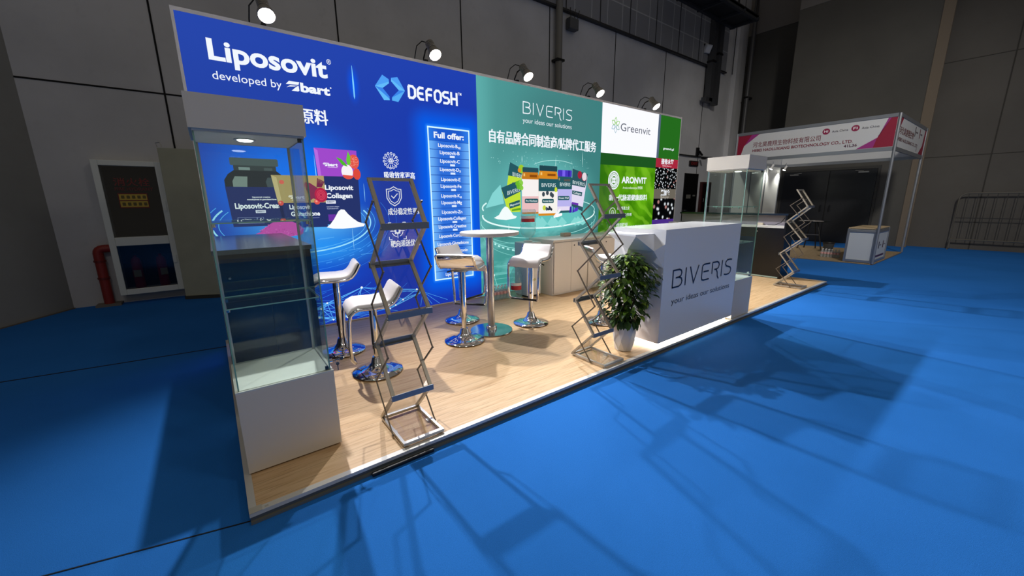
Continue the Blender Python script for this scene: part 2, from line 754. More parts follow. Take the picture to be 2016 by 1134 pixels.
t = thing('exit_sign', 'small dark red exit sign on grey wall above black door', 'sign', (14.33, 5.9, 2.57))
MB().box(14.05, 14.61, 5.89, 5.95, 2.57, 2.75).build('sign_box', pbr('sign_dark', '#1E1414', 0.4), t)
g = G(lambda u, v, L: (u, 5.889 - L, v), 0)
g.text('EXIT', 14.11, 14.55, 2.61, 2.71, '#8C2A2C', 0.02)
g.build('lettering', t, 'dull red letters')

t = thing('fire_hose_cabinet', 'dark red fire hose cabinet on back wall right of black door', 'cabinet', (15.3, 5.9, 0.7))
MB().box(14.95, 15.62, 5.84, 5.94, 0.72, 2.02).build('body', pbr('dark_red_enamel', '#35100F', 0.4), t)
MB().box(15.0, 15.57, 5.828, 5.845, 0.78, 1.96).build('door', pbr('dark_red_glass', '#180807', 0.15), t)
MB().tube([(15.05, 5.828, 1.3), (15.05, 5.80, 1.3), (15.05, 5.80, 1.42), (15.05, 5.828, 1.42)], .008, 6).build('door_handle', STEEL, t)

# pipes, cable, devices on the back wall
t = thing('downpipe', 'grey vertical downpipe on the hall wall above the light wall', 'pipe', (7.40, 5.8, 0))
MB().tube([(7.40, 5.82, 0.05), (7.40, 5.82, 11)], .085, 14).build('pipe', pbr('grey_pipe', '#77756F', 0.5), t, smooth=True)
for zz in (2.0, 4.75, 7.6): MB().box(7.28, 7.52, 5.73, 5.95, zz - .025, zz + .025).build('bracket', BLACKM, t)
m = MB().tube([(7.58, 5.92, 0.05), (7.58, 5.92, 5.9)], .012, 6)
tag(m.build('conduit', BLACKP), 'thin black conduit running beside the grey downpipe', 'conduit')

t = thing('antenna_box', 'grey antenna box with short aerials under the tile band', 'router', (7.86, 5.8, 5.5))
MB().box(7.72, 8.02, 5.76, 5.92, 5.52, 5.78, bev=.02).build('body', pbr('device_grey', '#4D4E50', 0.5), t)
for dx in (-.1, .03, .14): MB().tube([(7.87 + dx, 5.80, 5.78), (7.87 + dx * 1.3, 5.79, 5.98)], .010, 6).build('aerial', BLACKP, t)
MB().box(7.80, 7.94, 5.90, 5.95, 5.55, 5.72).build('wall_bracket', BLACKM, t)

t = thing('floodlight', 'small white unlit floodlight on the wall beside the dark ducts', 'floodlight', (14.36, 5.8, 6.4))
mm = MB().box(-.13, .13, -.05, .05, -.13, .13, bev=.015)
o = mm.build('housing', pbr('flood_white', '#B9BCC0', 0.4), t, world=False)
MB().box(-.10, .10, -.058, -.05, -.10, .10).build('lens', pbr('flood_lens', '#D5D8DC', 0.2), o, world=False)
MB().bar((-.15, 0.05, .1), (-.15, .14, .1), .03, .02).bar((-.15, .05, .1), (.12, .05, .1), .02, .02).build('bracket', BLACKM, t, world=False)
t.rotation_euler = (0.5, 0, -0.25)

t = thing('cable_duct', 'left of the two dark ducts dropping down the hall wall', 'duct', (14.62, 5.8, 4.7), group='dark wall ducts')
MB().box(14.52, 14.72, 5.66, 5.84, 4.75, 8.4).box(14.30, 14.72, 5.66, 5.84, 4.72, 4.86).build('channel', pbr('dark_duct', '#3C3D40', 0.5), t)
MB().box(14.50, 14.74, 5.64, 5.86, 6.0, 6.06).build('clamp', BLACKM, t)
t = thing('cable_duct', 'right of the two dark ducts dropping down the hall wall', 'duct', (15.02, 5.8, 4.7), group='dark wall ducts')
MB().box(14.92, 15.14, 5.66, 5.84, 4.68, 8.4).build('channel', MATS['dark_duct'], t)
MB().box(14.90, 15.16, 5.64, 5.86, 6.3, 6.36).build('clamp', BLACKM, t)

t = thing('corner_pipe', 'dark vertical pipe in the hall corner behind the second booth', 'pipe', (17.3, 5.6, 0))
MB().tube([(17.28, 5.62, 0), (17.28, 5.62, 8.6)], .075, 12).build('pipe', pbr('dark_pipe', '#505052', 0.45), t, smooth=True)
for zz in (2.3, 5.2): MB().box(17.18, 17.59, 5.55, 5.69, zz, zz + .05).build('bracket', BLACKM, t)
m = MB().box(16.55, 16.85, 5.78, 5.95, 0, 8.0)
tag(m.build('trim_5', CONC), kind='structure')

t = thing('gantry', 'dark steel service gantry high up under the hall roof', 'gantry', (13.4, 5.3, 7.2))
m = MB().box(11.4, 15.5, 4.75, 5.58, 7.24, 7.34)
m.build('deck', pbr('gantry_dark', '#1E1F22', 0.6), t)
m = MB()
m.bar((11.4, 4.8, 7.24), (15.5, 4.8, 7.24), .10, .14).bar((11.4, 5.55, 7.24), (15.5, 5.55, 7.24), .10, .14)
for xx in (12.0, 13.2, 14.4, 15.4): m.bar((xx, 4.7, 7.2), (xx, 5.62, 7.2), .07, .09)
m.build('beam', pbr('gantry_edge', '#34363A', 0.6), t)
m = MB()
for xx in (11.5, 12.8, 14.1, 15.4): m.tube([(xx, 4.79, 7.3), (xx, 4.79, 8.4)], .025, 8)
m.tube([(11.4, 4.79, 8.4), (15.5, 4.79, 8.4)], .025, 8).tube([(11.4, 4.79, 7.85), (15.5, 4.79, 7.85)], .02, 8)
m.build('railing', BLACKM, t)

pts = [(7.9 + i * .55, 5.90, 2.93 - .03 * math.sin(i * .7)) for i in range(15)]
tag(MB().tube(pts, .018, 6).build('wall_cable', BLACKP), 'black cable strung along the hall wall behind the booth', 'cable')
t = thing('security_camera', 'dark bracketed camera where the wall cable ends', 'camera', (14.62, 5.8, 2.9))
MB().lathe([(.04, 0), (.05, .03), (.05, .22), (.03, .25)], 12, (14.66, 5.80, 2.86), axis=(-.5, -.75, -.1)).build('body', BLACKM, t, smooth=True)
MB().bar((14.70, 5.95, 3.12), (14.66, 5.80, 2.95), .05, .05).box(14.45, 14.62, 5.90, 5.95, 2.95, 3.22).build('bracket', BLACKM, t)

# fire cabinet, red pipe and loose panel at the left
t = thing('fire_cabinet', 'white framed fire hydrant cabinet with glass doors in left hall wall', 'cabinet', (-0.78, 5.85, 0.15))
FRW = pbr('grey_white_upvc', '#E2E6E0', 0.4)
m = MB().box(-1.09, -.45, 5.94, 5.949, .15, 1.97)
m.build('back_panel', pbr('cabinet_inside', '#17191B', 0.6), t)
m = MB()
for x0, x1 in ((-1.11, -1.04), (-.475, -.405)): m.box(x0, x1, 5.75, 5.95, .135, 1.98)
for z0, z1 in ((.135, .215), (1.91, 1.98), (.83, .95)): m.box(-1.04, -.475, 5.75, 5.95, z0, z1)
m.build('frame', FRW, t, bevel=.006)
up = MB().box(-1.04, -.475, 5.765, 5.771, .95, 1.91).build('glass_door', clear('cabinet_glass', (.62, .64, .66, 1), 1.5, 0.01, 1.0), t)
MB().box(-.47, -.43, 5.735, 5.75, 1.30, 1.44).build('door_handle', FRW, up)
lo = MB().box(-1.04, -.475, 5.765, 5.771, .215, .83).build('glass_door', MATS['cabinet_glass'], t)
MB().box(-.47, -.43, 5.735, 5.75, .55, .66).build('door_handle', FRW, lo)
g = G(lambda u, v, L: (u, 5.764 - L, v), 0)
g.text('消火栓', -.93, -.56, 1.655, 1.735, '#7A1F1C', 0.01)
g.text('FIRE HYDRANT', -.93, -.54, 1.585, 1.625, '#6B1D1B', 0.02)
g.build('lettering', t, 'dark red writing on the glass')
g = G(lambda u, v, L: (u, 5.764 - L, v), 0)
g.rect(-.915, 1.345, -.61, 1.55, '#6E1B16', 1)
g.rect(-.905, 1.455, -.62, 1.535, '#C5A63A', 2)
g.rect(-.905, 1.36, -.62, 1.44, '#C5A63A', 2)
for r in range(2):
    for k in range(5):
        uu = -.885 + .055 * k
        vv = 1.475 - .095 * r
        g.rrect(uu, vv, uu + .034, vv + .042, .006, '#5F5420', 3)
g.build('safety_sticker', t, 'yellow and red sticker')
t0 = thing('fire_extinguisher', 'dim red extinguisher behind lower glass, left one', 'extinguisher', (-.89, 5.86, .216), group='extinguishers in the fire cabinet')
REDD = pbr('extinguisher_red', '#B3201C', 0.3)
MB().lathe([(.055, 0), (.06, .01), (.06, .36), (.045, .42), (.02, .44), (.02, .47)], 20).build('cylinder', REDD, t0, world=False, smooth=True)
MB().box(-.012, .012, -.05, .03, .47, .49).bar((0, -.05, .50), (0, .05, .53), .02, .012).build('valve', BLACKM, t0, world=False)
MB().tube([(.02, 0, .48), (.08, -.02, .44), (.085, -.02, .2)], .008, 6).build('hose', BLACKP, t0, world=False)
MB().box(-.04, .04, -.0635, -.059, .16, .26).build('sticker', pbr('pale_sticker', '#C8C0A0', .5), t0, world=False)
dup(t0, (-.62, 5.86, .216), .3, 'dim red extinguisher behind lower glass, right one')

t = thing('fire_pipe', 'red fire water pipe bending down beside the white fire cabinet', 'pipe', (-1.24, 5.86, 0))
pp = [(-1.112, 5.86, .80), (-1.19, 5.86, .80)] + [(-1.19 - .06 * math.sin(a), 5.86, .74 + .06 * math.cos(a)) for a in (.4, .8, 1.2, 1.57)] + [(-1.25, 5.86, .4), (-1.25, 5.86, .03)]
MB().tube(pp, .055, 12).build('pipe', pbr('fire_red', '#8E2A22', 0.45), t, smooth=True)
for zz in (.38, .62): MB().lathe([(.065, 0), (.065, .025)], 14, (-1.25, 5.86, zz)).build('coupling', pbr('fire_red_dark', '#6E1F1A', 0.45), t)
MB().box(-1.38, -1.12, 5.75, 5.95, 0, .03).build('base_plate', pbr('dusty_plate', '#77726A', .8), t)
MB().box(-1.08, -.42, 5.93, 5.949, 0.02, .13).build('baseboard_back', pbr('dusty_white', '#B5B3AE', .7))['kind'] = 'structure'

t = thing('cabinet_door', 'loose beige-green door panel standing open beside the fire cabinet', 'panel', (-.18, 5.45, 0))
PANM = pbr('beige_green_panel', '#B3B39C', 0.5, var=.06, vscale=4)
m = MB()
m.hexa([Vector(p) for p in ((-.400, 5.62, .05), (-.400, 5.62, 2.16), (-.405, 5.66, .05), (-.405, 5.66, 2.16),
                            (.12, 5.38, .05), (.12, 5.38, 2.14), (.135, 5.42, .05), (.135, 5.42, 2.14))])
m.build('panel', PANM, t)
m = MB().hexa([Vector(p) for p in ((-.41, 5.60, 0), (-.41, 5.60, .05), (-.42, 5.67, 0), (-.42, 5.67, .05), (.13, 5.36, 0), (.13, 5.36, .05), (.15, 5.43, 0), (.15, 5.43, .05))])
m.build('bottom_rail', pbr('dark_rail', '#3F3E36', .6), t)
MB().tube([(-.40, 5.62, 2.17), (-.41, 5.62, 2.22), (-.36, 5.60, 2.23), (-.35, 5.60, 2.17)], .006, 6).build('hook', STEEL, t)

# crowd barrier along the right wall
t = thing('crowd_barrier', 'grey tubular crowd barrier standing along the far right wall', 'barrier', (16.0, -2.0, 0))
BAR = pbr('galvanised_tube', '#7C776C', 0.45, .6)
ya, yb = -.62, -3.05
pp = [(16.0, ya, .27), (16.0, ya, 1.33)] + [(16.0, ya - .15 + .15 * math.cos(a), 1.33 + .15 * math.sin(a)) for a in (.4, .8, 1.2, 1.57)]
pp += [(16.0, yb + .15, 1.48)] + [(16.0, yb + .15 - .15 * math.sin(a), 1.33 + .15 * math.cos(a)) for a in (.4, .8, 1.2, 1.57)] + [(16.0, yb, .27)]
MB().tube(pp, .02, 8, closed=True).build('frame', BAR, t, smooth=True)
for yy in (ya, yb):
    MB().tube([(16.0, yy, .28), (16.0, yy, .02)], .018, 8).tube([(15.78, yy, .015), (16.16, yy, .015)], .015, 8).build('leg', BAR, t)
m = MB()
for k in range(14): m.tube([(16.0, ya - .16 - k * .162, .27), (16.0, ya - .16 - k * .162, 1.47)], .007, 6)
m.tube([(16.0, ya, .84), (16.0, yb, .84)], .010, 6)
m.build('infill_bars', pbr('dark_bars', '#3C3B38', 0.5), t)


# ------------------------------------------------------------------ platform
def wood_mat(name, c1, c2, c3):
    t = NT(name)
    P, x, y, z = t.pos()
    row = t.math('FLOOR', t.math('DIVIDE', y, 0.19))
    cx = t.n('CombineXYZ')
    t.put(cx.inputs[0], t.math('ADD', x, t.math('MULTIPLY', row, 3.37)))
    t.put(cx.inputs[1], t.math('MULTIPLY', y, 1.0))
    t.put(cx.inputs[2], t.math('MULTIPLY', row, 1.7))
    g1 = t.noise(cx.outputs[0], 6.0, 7, (0.55, 7.0, 1))
    g2 = t.noise(cx.outputs[0], 26.0, 5, (0.16, 4.2, 1))
    pl = t.n('TexWhiteNoise', noise_dimensions='2D')
    c4 = t.n('CombineXYZ')
    t.put(c4.inputs[0], row)
    t.put(c4.inputs[1], t.math('FLOOR', t.math('DIVIDE', t.math('ADD', x, t.math('MULTIPLY', row, 0.43)), 1.25)))
    t.put(pl.inputs['Vector'], c4.outputs[0])
    c = t.mix(t.rng(g1, .32, .68), lin(c1), lin(c2))
    c = t.mix(t.rng(g2, .52, .66, 0, .55), c, lin(c3))
    c = t.mix(t.rng(pl.outputs[0], 0, 1, 0, .10, False), c, lin(c3))
    t.put(t.bsdf.inputs['Base Color'], c)
    t.bsdf.inputs['Roughness'].default_value = 0.42
    t.bsdf.inputs['Specular IOR Level'].default_value = 0.4
    return t.m


OAK = wood_mat('light_oak_laminate', '#DEBC90', '#D2AC7E', '#A27C50')
L_ = 8.02
t = thing('stand_platform', 'raised oak laminate exhibition platform with silver edge on blue carpet', 'platform', (4.0, 1.4, 0))
MB().box(.03, L_ - .03, .035, 2.95, 0.001, .045).build('deck', OAK, t)
m = MB().box(0, L_, 0, .035, .030, HP).box(0, .03, .035, 2.85, .030, HP).box(L_ - .03, L_, .035, 2.85, .030, HP)
m.build('edge_trim', pbr('satin_edge_strip', '#D6D3CC', .35, .25), t)
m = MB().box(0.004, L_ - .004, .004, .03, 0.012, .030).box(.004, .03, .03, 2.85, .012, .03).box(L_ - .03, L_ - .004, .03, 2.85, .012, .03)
m.build('riser', pbr('riser_carpet_reflect', '#5C6674', .35, .5), t)  # blue-grey carries the carpet's reflection, painted into the aluminium
MB().box(0.002, L_ - .002, -.012, .02, 0.0005, .012).build('base_rail', pbr('base_rail_metal', '#8B8A80', .4, .6), t)
MB().box(0, .05, -.002, .04, .0492, .0512).box(.06, .075, .01, .02, .0492, .0508).build('tape', pbr('clear_tape', '#B9B5AA', .15), t)
tag(MB().box(.53, .88, -.035, -.013, .001, .02, bev=.004).build('power_strip', BLACKP), 'flat black strip tucked against the platform front edge', 'power strip')

# ------------------------------------------------------------------ light wall
wall = thing('light_wall', 'tall backlit printed fabric wall along the back of the stand', 'display wall', (3.95, W + .05, HP))
X0, X1, ZT = .021, 7.884, 3.0
m = MB().box(X0, X0 + .022, W - .004, W + .12, HP, ZT).box(X1 - .022, X1, W - .004, W + .12, HP, ZT)
m.box(X0 + .022, X1 - .022, W - .004, W + .12, ZT - .030, ZT).box(X0 + .022, X1 - .022, W - .004, W + .12, HP, HP + .012)
m.build('frame', ALUF, wall)
MB().box(X0 + .022, X1 - .022, W + .10, W + .115, HP + .012, ZT - .03).build('back_panel', WHITEM, wall)


def blue_panel():
    t = NT('printed_blue')
    P, x, y, z = t.pos()
    c = t.mix(t.rng(x, 0, 3.0), lin('#2543A6'), lin('#1A39AE'))
    c = t.mix(t.rng(z, 2.2, 3.0, 0, .35), c, lin('#2A4CB4'))
    c = t.mix(t.rng(z, 1.4, 0.2, 0, .5), c, lin('#1330AE'))
    c = t.mix(t.ell(x, z, .75, 1.55, .98, .82, .12), c, lin('#0878FF'))
    c = t.mix(t.ell(x, z, .85, .92, 1.05, .34, .1), c, lin('#2B92F2'))
    c = t.mix(t.ell(x, z, .9, 1.2, .85, .26, .0), c, lin('#58B4F6'))
    c = t.mix(t.ell(x, z, .5, .62, 1.2, .30, .0), c, lin('#0B5BE2'))
    c = t.mix(t.ell(x, z, 1.455, 2.62, .085, .24, .0), c, lin('#0A55E6'))
    d = t.boxd(x, z, 2.577, 1.335, .287, .947)
    c = t.mix(t.rng(d, 0, .30, .85, 0), c, lin('#0062F2'))
    c = t.mix(t.rng(d, 0, .05, .8, 0), c, lin('#2A8CFF'))
    return t.emission(c)


def teal_panel():
    t = NT('printed_teal')
    P, x, y, z = t.pos()
    c = t.mix(t.rng(x, 3.0, 5.47), lin('#4F9896'), lin('#3E807F'))
    c = t.mix(t.ell(x, z, 4.5, 2.6, 1.3, .7, .1), c, lin('#437F7F'))
    c = t.mix(t.ell(x, z, 4.2, 1.55, 1.35, .75, .2), c, lin('#67BDBB'))
    c = t.mix(t.rng(x, 3.35, 3.0, 0, .4), c, lin('#6FC6C2'))
    c = t.mix(t.rng(z, 1.0, .2), c, lin('#3F9A92'))
    c = t.mix(t.ell(x, z, 4.2, 1.15, 1.2, .30, .55), c, lin('#63C3BF'))
    c = t.mix(t.ell(x, z, 3.35, .92, .45, .16, 0), c, lin('#2D7A74'))
    n = t.noise(P, 3.0, 4, (1, 1, 2.4))
    c = t.mix(t.math('MULTIPLY', t.rng(n, .45, .7, 0, .45), t.rng(z, 1.15, .95)), c, lin('#84D6D0'))
    return t.emission(c)


def green_panel():
    t = NT('printed_green_leaves')
    P, x, y, z = t.pos()
    n = t.noise(P, 2.4, 5, (1.0, 1, 1.0))
    wv = t.n('TexWave', wave_type='BANDS', bands_direction='DIAGONAL')
    t.put(wv.inputs[0], P)
    wv.inputs['Scale'].default_value = 1.3
    wv.inputs['Distortion'].default_value = 7
    wv.inputs['Detail'].default_value = 3
    c = t.mix(t.rng(n, .3, .7), lin('#3A7E07'), lin('#63AE12'))
    c = t.mix(t.rng(wv.outputs[1], .55, .95, 0, .5), c, lin('#83C62A'))
    c = t.mix(t.rng(x, 6.2, 5.47, 0, .75), c, lin('#2C6A12'))
    c = t.mix(t.rng(z, .6, .1, 0, .8), c, lin('#9BE010'))
    return t.emission(c)


def berry_panel(name, scale, seed):
    t = NT(name)
    P, x, y, z = t.pos()
    mp = t.n('CombineXYZ')
    t.put(mp.inputs[0], t.math('ADD', t.math('MULTIPLY', x, scale), seed))
    t.put(mp.inputs[1], t.math('ADD', t.math('MULTIPLY', z, scale), seed))
    v = t.n('TexVoronoi', voronoi_dimensions='2D')
    t.put(v.inputs['Vector'], mp.outputs[0])
    v.inputs['Scale'].default_value = 1
    d = v.outputs['Distance']
    c = t.mix(t.rng(d, .05, .5), lin('#23262B'), lin('#060708'))
    pick = t.n('SeparateColor')
    t.t.links.new(v.outputs['Color'], pick.inputs[0])
    c = t.mix(t.rng(d, .05, .30, 1, 0), c, lin('#E6EEF2'))
    red = t.math('GREATER_THAN', pick.outputs[0], .90)
    c = t.mix(t.math('MULTIPLY', red, t.rng(d, .1, .35, .8, 0)), c, lin('#A8442A'))
    return t.emission(c)


def panel(name, x0, x1, z0, z1, mat, label):
    o = MB().box(x0, x1, W, W + .004, z0, z1).build(name, mat, wall)
    o['label'] = label
    return o


XL, XR, ZB, ZU = X0 + .022, X1 - .022, HP + .012, ZT - .030
panel('printed_panel', XL, 3.0, ZB, ZU, blue_panel(), 'deep blue printed panel')
panel('printed_panel', 3.0, 5.462, ZB, ZU, teal_panel(), 'teal green printed panel')
SCR = panel('printed_panel', 5.462, 7.088, 2.182, ZU, emit('#F6F7FF', 1.05), 'bright white printed panel')
panel('printed_panel', 5.462, 7.088, 1.99, 2.182, emit('#1E5521'), 'dark green printed strip')
panel('printed_panel', 5.462, 7.088, ZB, 1.99, green_panel(), 'leaf green printed panel')
panel('printed_panel', 7.088, 7.16, 2.182, ZU, emit('#54657A'), 'slate grey printed strip')
panel('printed_panel', 7.16, XR, 2.182, ZU, emit('#256A1E'), 'dark green printed corner')
panel('printed_panel', 7.088, XR, 2.01, 2.182, emit('#A8263C'), 'crimson printed strip')
panel('printed_panel', 7.088, XR, 1.602, 2.01, berry_panel('printed_elderberries', 15.0, 2.3), 'dark berry photo print')
panel('printed_panel', 7.088, XR, 1.412, 1.602, emit('#6A6459'), 'grey brown printed strip')
panel('printed_panel', 7.088, XR, .995, 1.412, berry_panel('printed_chokeberries', 7.0, 5.1), 'glossy black berry photo print')
panel('printed_panel', 7.088, XR, .80, .995, emit('#4A2C86'), 'violet printed strip')
panel('printed_panel', 7.088, XR, ZB, .80, emit('#1B1D22'), 'black printed strip')

WMAP = lambda u, v, L: (u, W - .0004 - L, v)
WH = '#F2F8FF'


def abart(g, u0, u1, v0, v1, c=WH, L=4):
    """leaf mark followed by the heavy lower-case name"""
    h = v1 - v0
    wl_ = (u1 - u0) * .30
    g.poly([(u0, v0 + h * .62), (u0 + wl_ * .25, v1), (u0 + wl_, v1), (u0 + wl_ * .93, v0 + h * .72), (u0 + wl_ * .35, v0 + h * .66)], c, L)
    g.poly([(u0 + wl_ * .02, v0 + h * .28), (u0 + wl_ * .30, v0 + h * .56), (u0 + wl_ * .92, v0 + h * .62), (u0 + wl_ * .6, v0 + h * .48), (u0 + wl_ * .2, v0 + h * .40)], c, L)
    g.poly([(u0 + wl_ * .38, v0), (u0 + wl_ * .70, v0 + h * .42), (u0 + wl_ * .93, v0 + h * .62), (u0 + wl_ * .95, v0 + h * .1), (u0 + wl_ * .85, v0)], c, L)
    g.text('bart', u0 + wl_ * 1.05, u1, v0, v0 + h, c, .045, L)


g = G(WMAP)
g.text('Liposovit', .232, 1.205, 2.632, 2.805, WH, .030)
g.build('lettering', wall, 'large white product heading')
g = G(WMAP)
g.text('®', 1.207, 1.250, 2.77, 2.815, WH, 0.004)
g.build('mark', wall, 'small registered mark')
g = G(WMAP)
g.text('developed by', .238, .775, 2.478, 2.545, WH, 0.0)
g.build('lettering', wall, 'thin white line below the heading')
g = G(WMAP)
g.text('原料', .905, 1.162, 2.190, 2.300, WH, .008, double=.006)
g.build('lettering', wall, 'white Chinese characters beside the showcase header')
g = G(WMAP)
abart(g, .812, 1.212, 2.470, 2.556)
g.ell(1.222, 2.548, .007, .007, WH, 4)
g.build('logo', wall, 'white leaf logo with heavy letters')
g = G(WMAP)
g.poly([(1.452, 2.80), (1.456, 2.80), (1.463, 2.64), (1.462, 2.50), (1.455, 2.47), (1.448, 2.50), (1.447, 2.64)], '#7FD0FF', 2)
g.build('light_streak', wall, 'pale blue printed streak')

# two-bracket crystal mark + word
g = G(WMAP)
ca, cb, cc, cd = '#4FA0F6', '#63BCFB', '#3C86EC', '#55AEF6'
g.poly([(1.775, 2.767), (1.846, 2.732), (1.844, 2.706), (1.746, 2.634), (1.685, 2.640)], ca, 3)
g.poly([(1.846, 2.732), (1.846, 2.690), (1.770, 2.632), (1.685, 2.640), (1.844, 2.706)], cb, 4)
g.poly([(1.685, 2.640), (1.770, 2.632), (1.843, 2.553), (1.841, 2.520)], cc, 3)
g.poly([(1.685, 2.640), (1.841, 2.530), (1.843, 2.515), (1.776, 2.508)], cb, 4)
g.poly([(1.874, 2.752), (1.949, 2.770), (2.029, 2.639), (1.956, 2.634), (1.872, 2.715)], ca, 3)
g.poly([(1.874, 2.745), (1.872, 2.715), (1.956, 2.634), (2.029, 2.639), (1.880, 2.735)], cb, 4)
g.poly([(1.956, 2.634), (2.029, 2.639), (1.941, 2.509), (1.870, 2.550)], cc, 3)
g.poly([(2.029, 2.639), (1.941, 2.509), (1.868, 2.515), (1.870, 2.545)], cd, 4)
g.build('logo', wall, 'light blue angular bracket emblem')
g = G(WMAP)


def defosh(g, u0, u1, v0, v1, c, L=4):
    """squared, round-cornered capitals D E F O S H drawn as strokes"""
    n = 6
    cw = (u1 - u0) / n
    wd = cw * .25
    h = v1 - v0
    k = .22
    a, b = .12, .84

    def st(i, pts):
        g.line([(u0 + cw * i + cw * (a + (b - a) * x), v0 + wd / 2 + (h - wd) * y) for x, y in pts], wd, c, L)
    st(0, [(0, 1), (.65, 1), (1, 1 - k), (1, k), (.65, 0), (0, 0)])
    st(0, [(.05, 0), (.05, 1)])
    for i in (1, 2): st(i, [(1, 1), (.35, 1), (.05, 1 - k), (.05, .5)])
    st(1, [(.05, .5), (.05, k), (.35, 0), (1, 0)])
    st(1, [(.05, .5), (.92, .5)])
    st(2, [(.05, .5), (.05, -.1)])
    st(2, [(.05, .5), (.92, .5)])
    st(3, [(.3, 1), (.7, 1), (1, 1 - k), (1, k), (.7, 0), (.3, 0), (0, k), (0, 1 - k), (.3, 1), (.7, 1)])
    st(4, [(1, 1), (.3, 1), (0, 1 - k * .7), (0, .5 + k * .6), (.3, .5), (.7, .5), (1, .5 - k * .6), (1, k * .7), (.7, 0), (0, 0)])
    st(5, [(.03, -.1), (.03, 1.1)])
    st(5, [(.97, -.1), (.97, 1.1)])
    st(5, [(.03, .5), (.97, .5)])


defosh(g, 2.058, 2.725, 2.562, 2.714, WH)
g.text('TM', 2.728, 2.775, 2.690, 2.722, WH, .01)
g.build('lettering', wall, 'white squared capital brand name')

# full offer list
g = G(WMAP)


def row_mat(name, c0, c1):
    t = NT(name)
    P, x, y, z = t.pos()
    d = t.math('ABSOLUTE', t.math('SUBTRACT', x, 2.577))
    return t.emission(t.mix(t.rng(d, .12, .29), lin(c0), lin(c1)))


ROW = row_mat('printed_row', '#2F6FDA', '#6FB4FA')
HEAD = row_mat('printed_row_head', '#1D58CC', '#2D7BE8')
rz = [2.126 - .1021 * i for i in range(17)]
g.rect(2.285, .385, 2.870, 2.283, '#0B3C9E', 1)
g.rect(2.292, 2.130, 2.862, 2.278, HEAD, 2)
for i, zz in enumerate(rz):
    g.rect(2.292, max(zz - .096, .39), 2.862, zz, ROW, 2)
g.line([(2.290, .388), (2.290, 2.281), (2.866, 2.281), (2.864, .388)], .017, '#D8FBFF', 3, closed=True)
g.build('price_list_board', wall, 'glowing blue list board')
g = G(WMAP)
g.text('Full offer:', 2.365, 2.788, 2.160, 2.232, WH, .035)
names = ['B₁₂', 'B', 'C', 'D₃', 'E', 'Fe', 'K₂', 'Mg', 'Zn', 'Collagen', 'Creatine', 'Curcumin', 'Glutathione', 'Melatonin', None, None, None]
tagrow = {1, 2, 3, 5, 7, 9, 10}
for i, nm in enumerate(names):
    zz = rz[i]
    bz = zz - .068 + (.018 if i in tagrow else 0)
    if nm:
        wdt = .115 + .0185 * (len(nm) + 8)
        g.text('Liposovit-' + nm, 2.577 - wdt / 2, 2.577 + wdt / 2, bz, bz + .042, WH, .022)
    else:
        g.text('Liposovit', 2.44, 2.62, bz, bz + .042, WH, .022)
    if i in tagrow: g.rect(2.575, zz - .088, 2.645, zz - .063, '#DCEBFF', 3)
g.build('lettering', wall, 'white product names in the blue list')

# three feature icons with captions
g = G(WMAP)
cx, cz = 1.803, 1.861
for k in range(14):
    a = 2 * PI * k / 14 + .1
    g.line([(cx + .045 * math.cos(a), cz + .045 * math.sin(a)), (cx + .066 * math.cos(a), cz + .066 * math.sin(a))], .006, WH, 2)
    g.ring(cx + .080 * math.cos(a), cz + .082 * math.sin(a), .011, .011, .006, WH, 2, 10)
for a in [None] + list(range(6)):
    dx, dz = (0, 0) if a is None else (.024 * math.cos(a * PI / 3), .024 * math.sin(a * PI / 3))
    g.ring(cx + dx, cz + dz, .011, .011, .005, WH, 2, 6)
g.build('icon', wall, 'white ring of dots icon')
g = G(WMAP)
cx, cz = 1.812, 1.462
sh = [(0, .108), (.045, .082), (.088, .078), (.088, -.02), (.055, -.078), (0, -.112), (-.055, -.078), (-.088, -.02), (-.088, .078), (-.045, .082)]
g.line([(cx + a, cz + b) for a, b in sh], .010, WH, 2, closed=True)
g.line([(cx + a * .74, cz + b * .74) for a, b in sh], .008, WH, 2, closed=True)
g.line([(cx - .035, cz + .005), (cx - .008, cz - .022), (cx + .042, cz + .030)], .010, WH, 2)
g.build('icon', wall, 'white shield icon with a tick')
g = G(WMAP)
cx, cz = 1.822, 1.055
for a in (20, 110, 200, 290): g.arc(cx, cz, .068, .068, a, a + 62, .008, WH, 2)
for a in range(4):
    c_, s_ = round(math.cos(a * PI / 2)), round(math.sin(a * PI / 2))
    g.line([(cx + .048 * c_, cz + .048 * s_), (cx + .088 * c_, cz + .088 * s_)], .008, WH, 2)
g.ring(cx, cz, .026, .026, .020, WH, 2)
for a in range(8): g.line([(cx + .03 * math.cos(a * PI / 4), cz + .03 * math.sin(a * PI / 4)), (cx + .045 * math.cos(a * PI / 4), cz + .045 * math.sin(a * PI / 4))], .014, WH, 2)
for sx in (-1, 1):
    for sz in (-1, 1):
        g.line([(cx + sx * .105, cz + sz * .065), (cx + sx * .105, cz + sz * .10), (cx + sx * .07, cz + sz * .10)], .008, WH, 2)
g.build('icon', wall, 'white target icon')
g = G(WMAP)
g.text('吸收效率更高', 1.712, 2.086, 1.668, 1.728, WH, .008, double=.003)
g.build('lettering', wall, 'white caption under the ring icon')
g = G(WMAP)
g.text('成分稳定性更好', 1.724, 2.150, 1.252, 1.312, WH, .008, double=.003)
g.build('lettering', wall, 'white caption under the shield icon')
g = G(WMAP)
g.text('靶向递送优化', 1.728, 2.10, .868, .930, WH, .008, double=.003)
g.build('lettering', wall, 'white caption under the target icon')

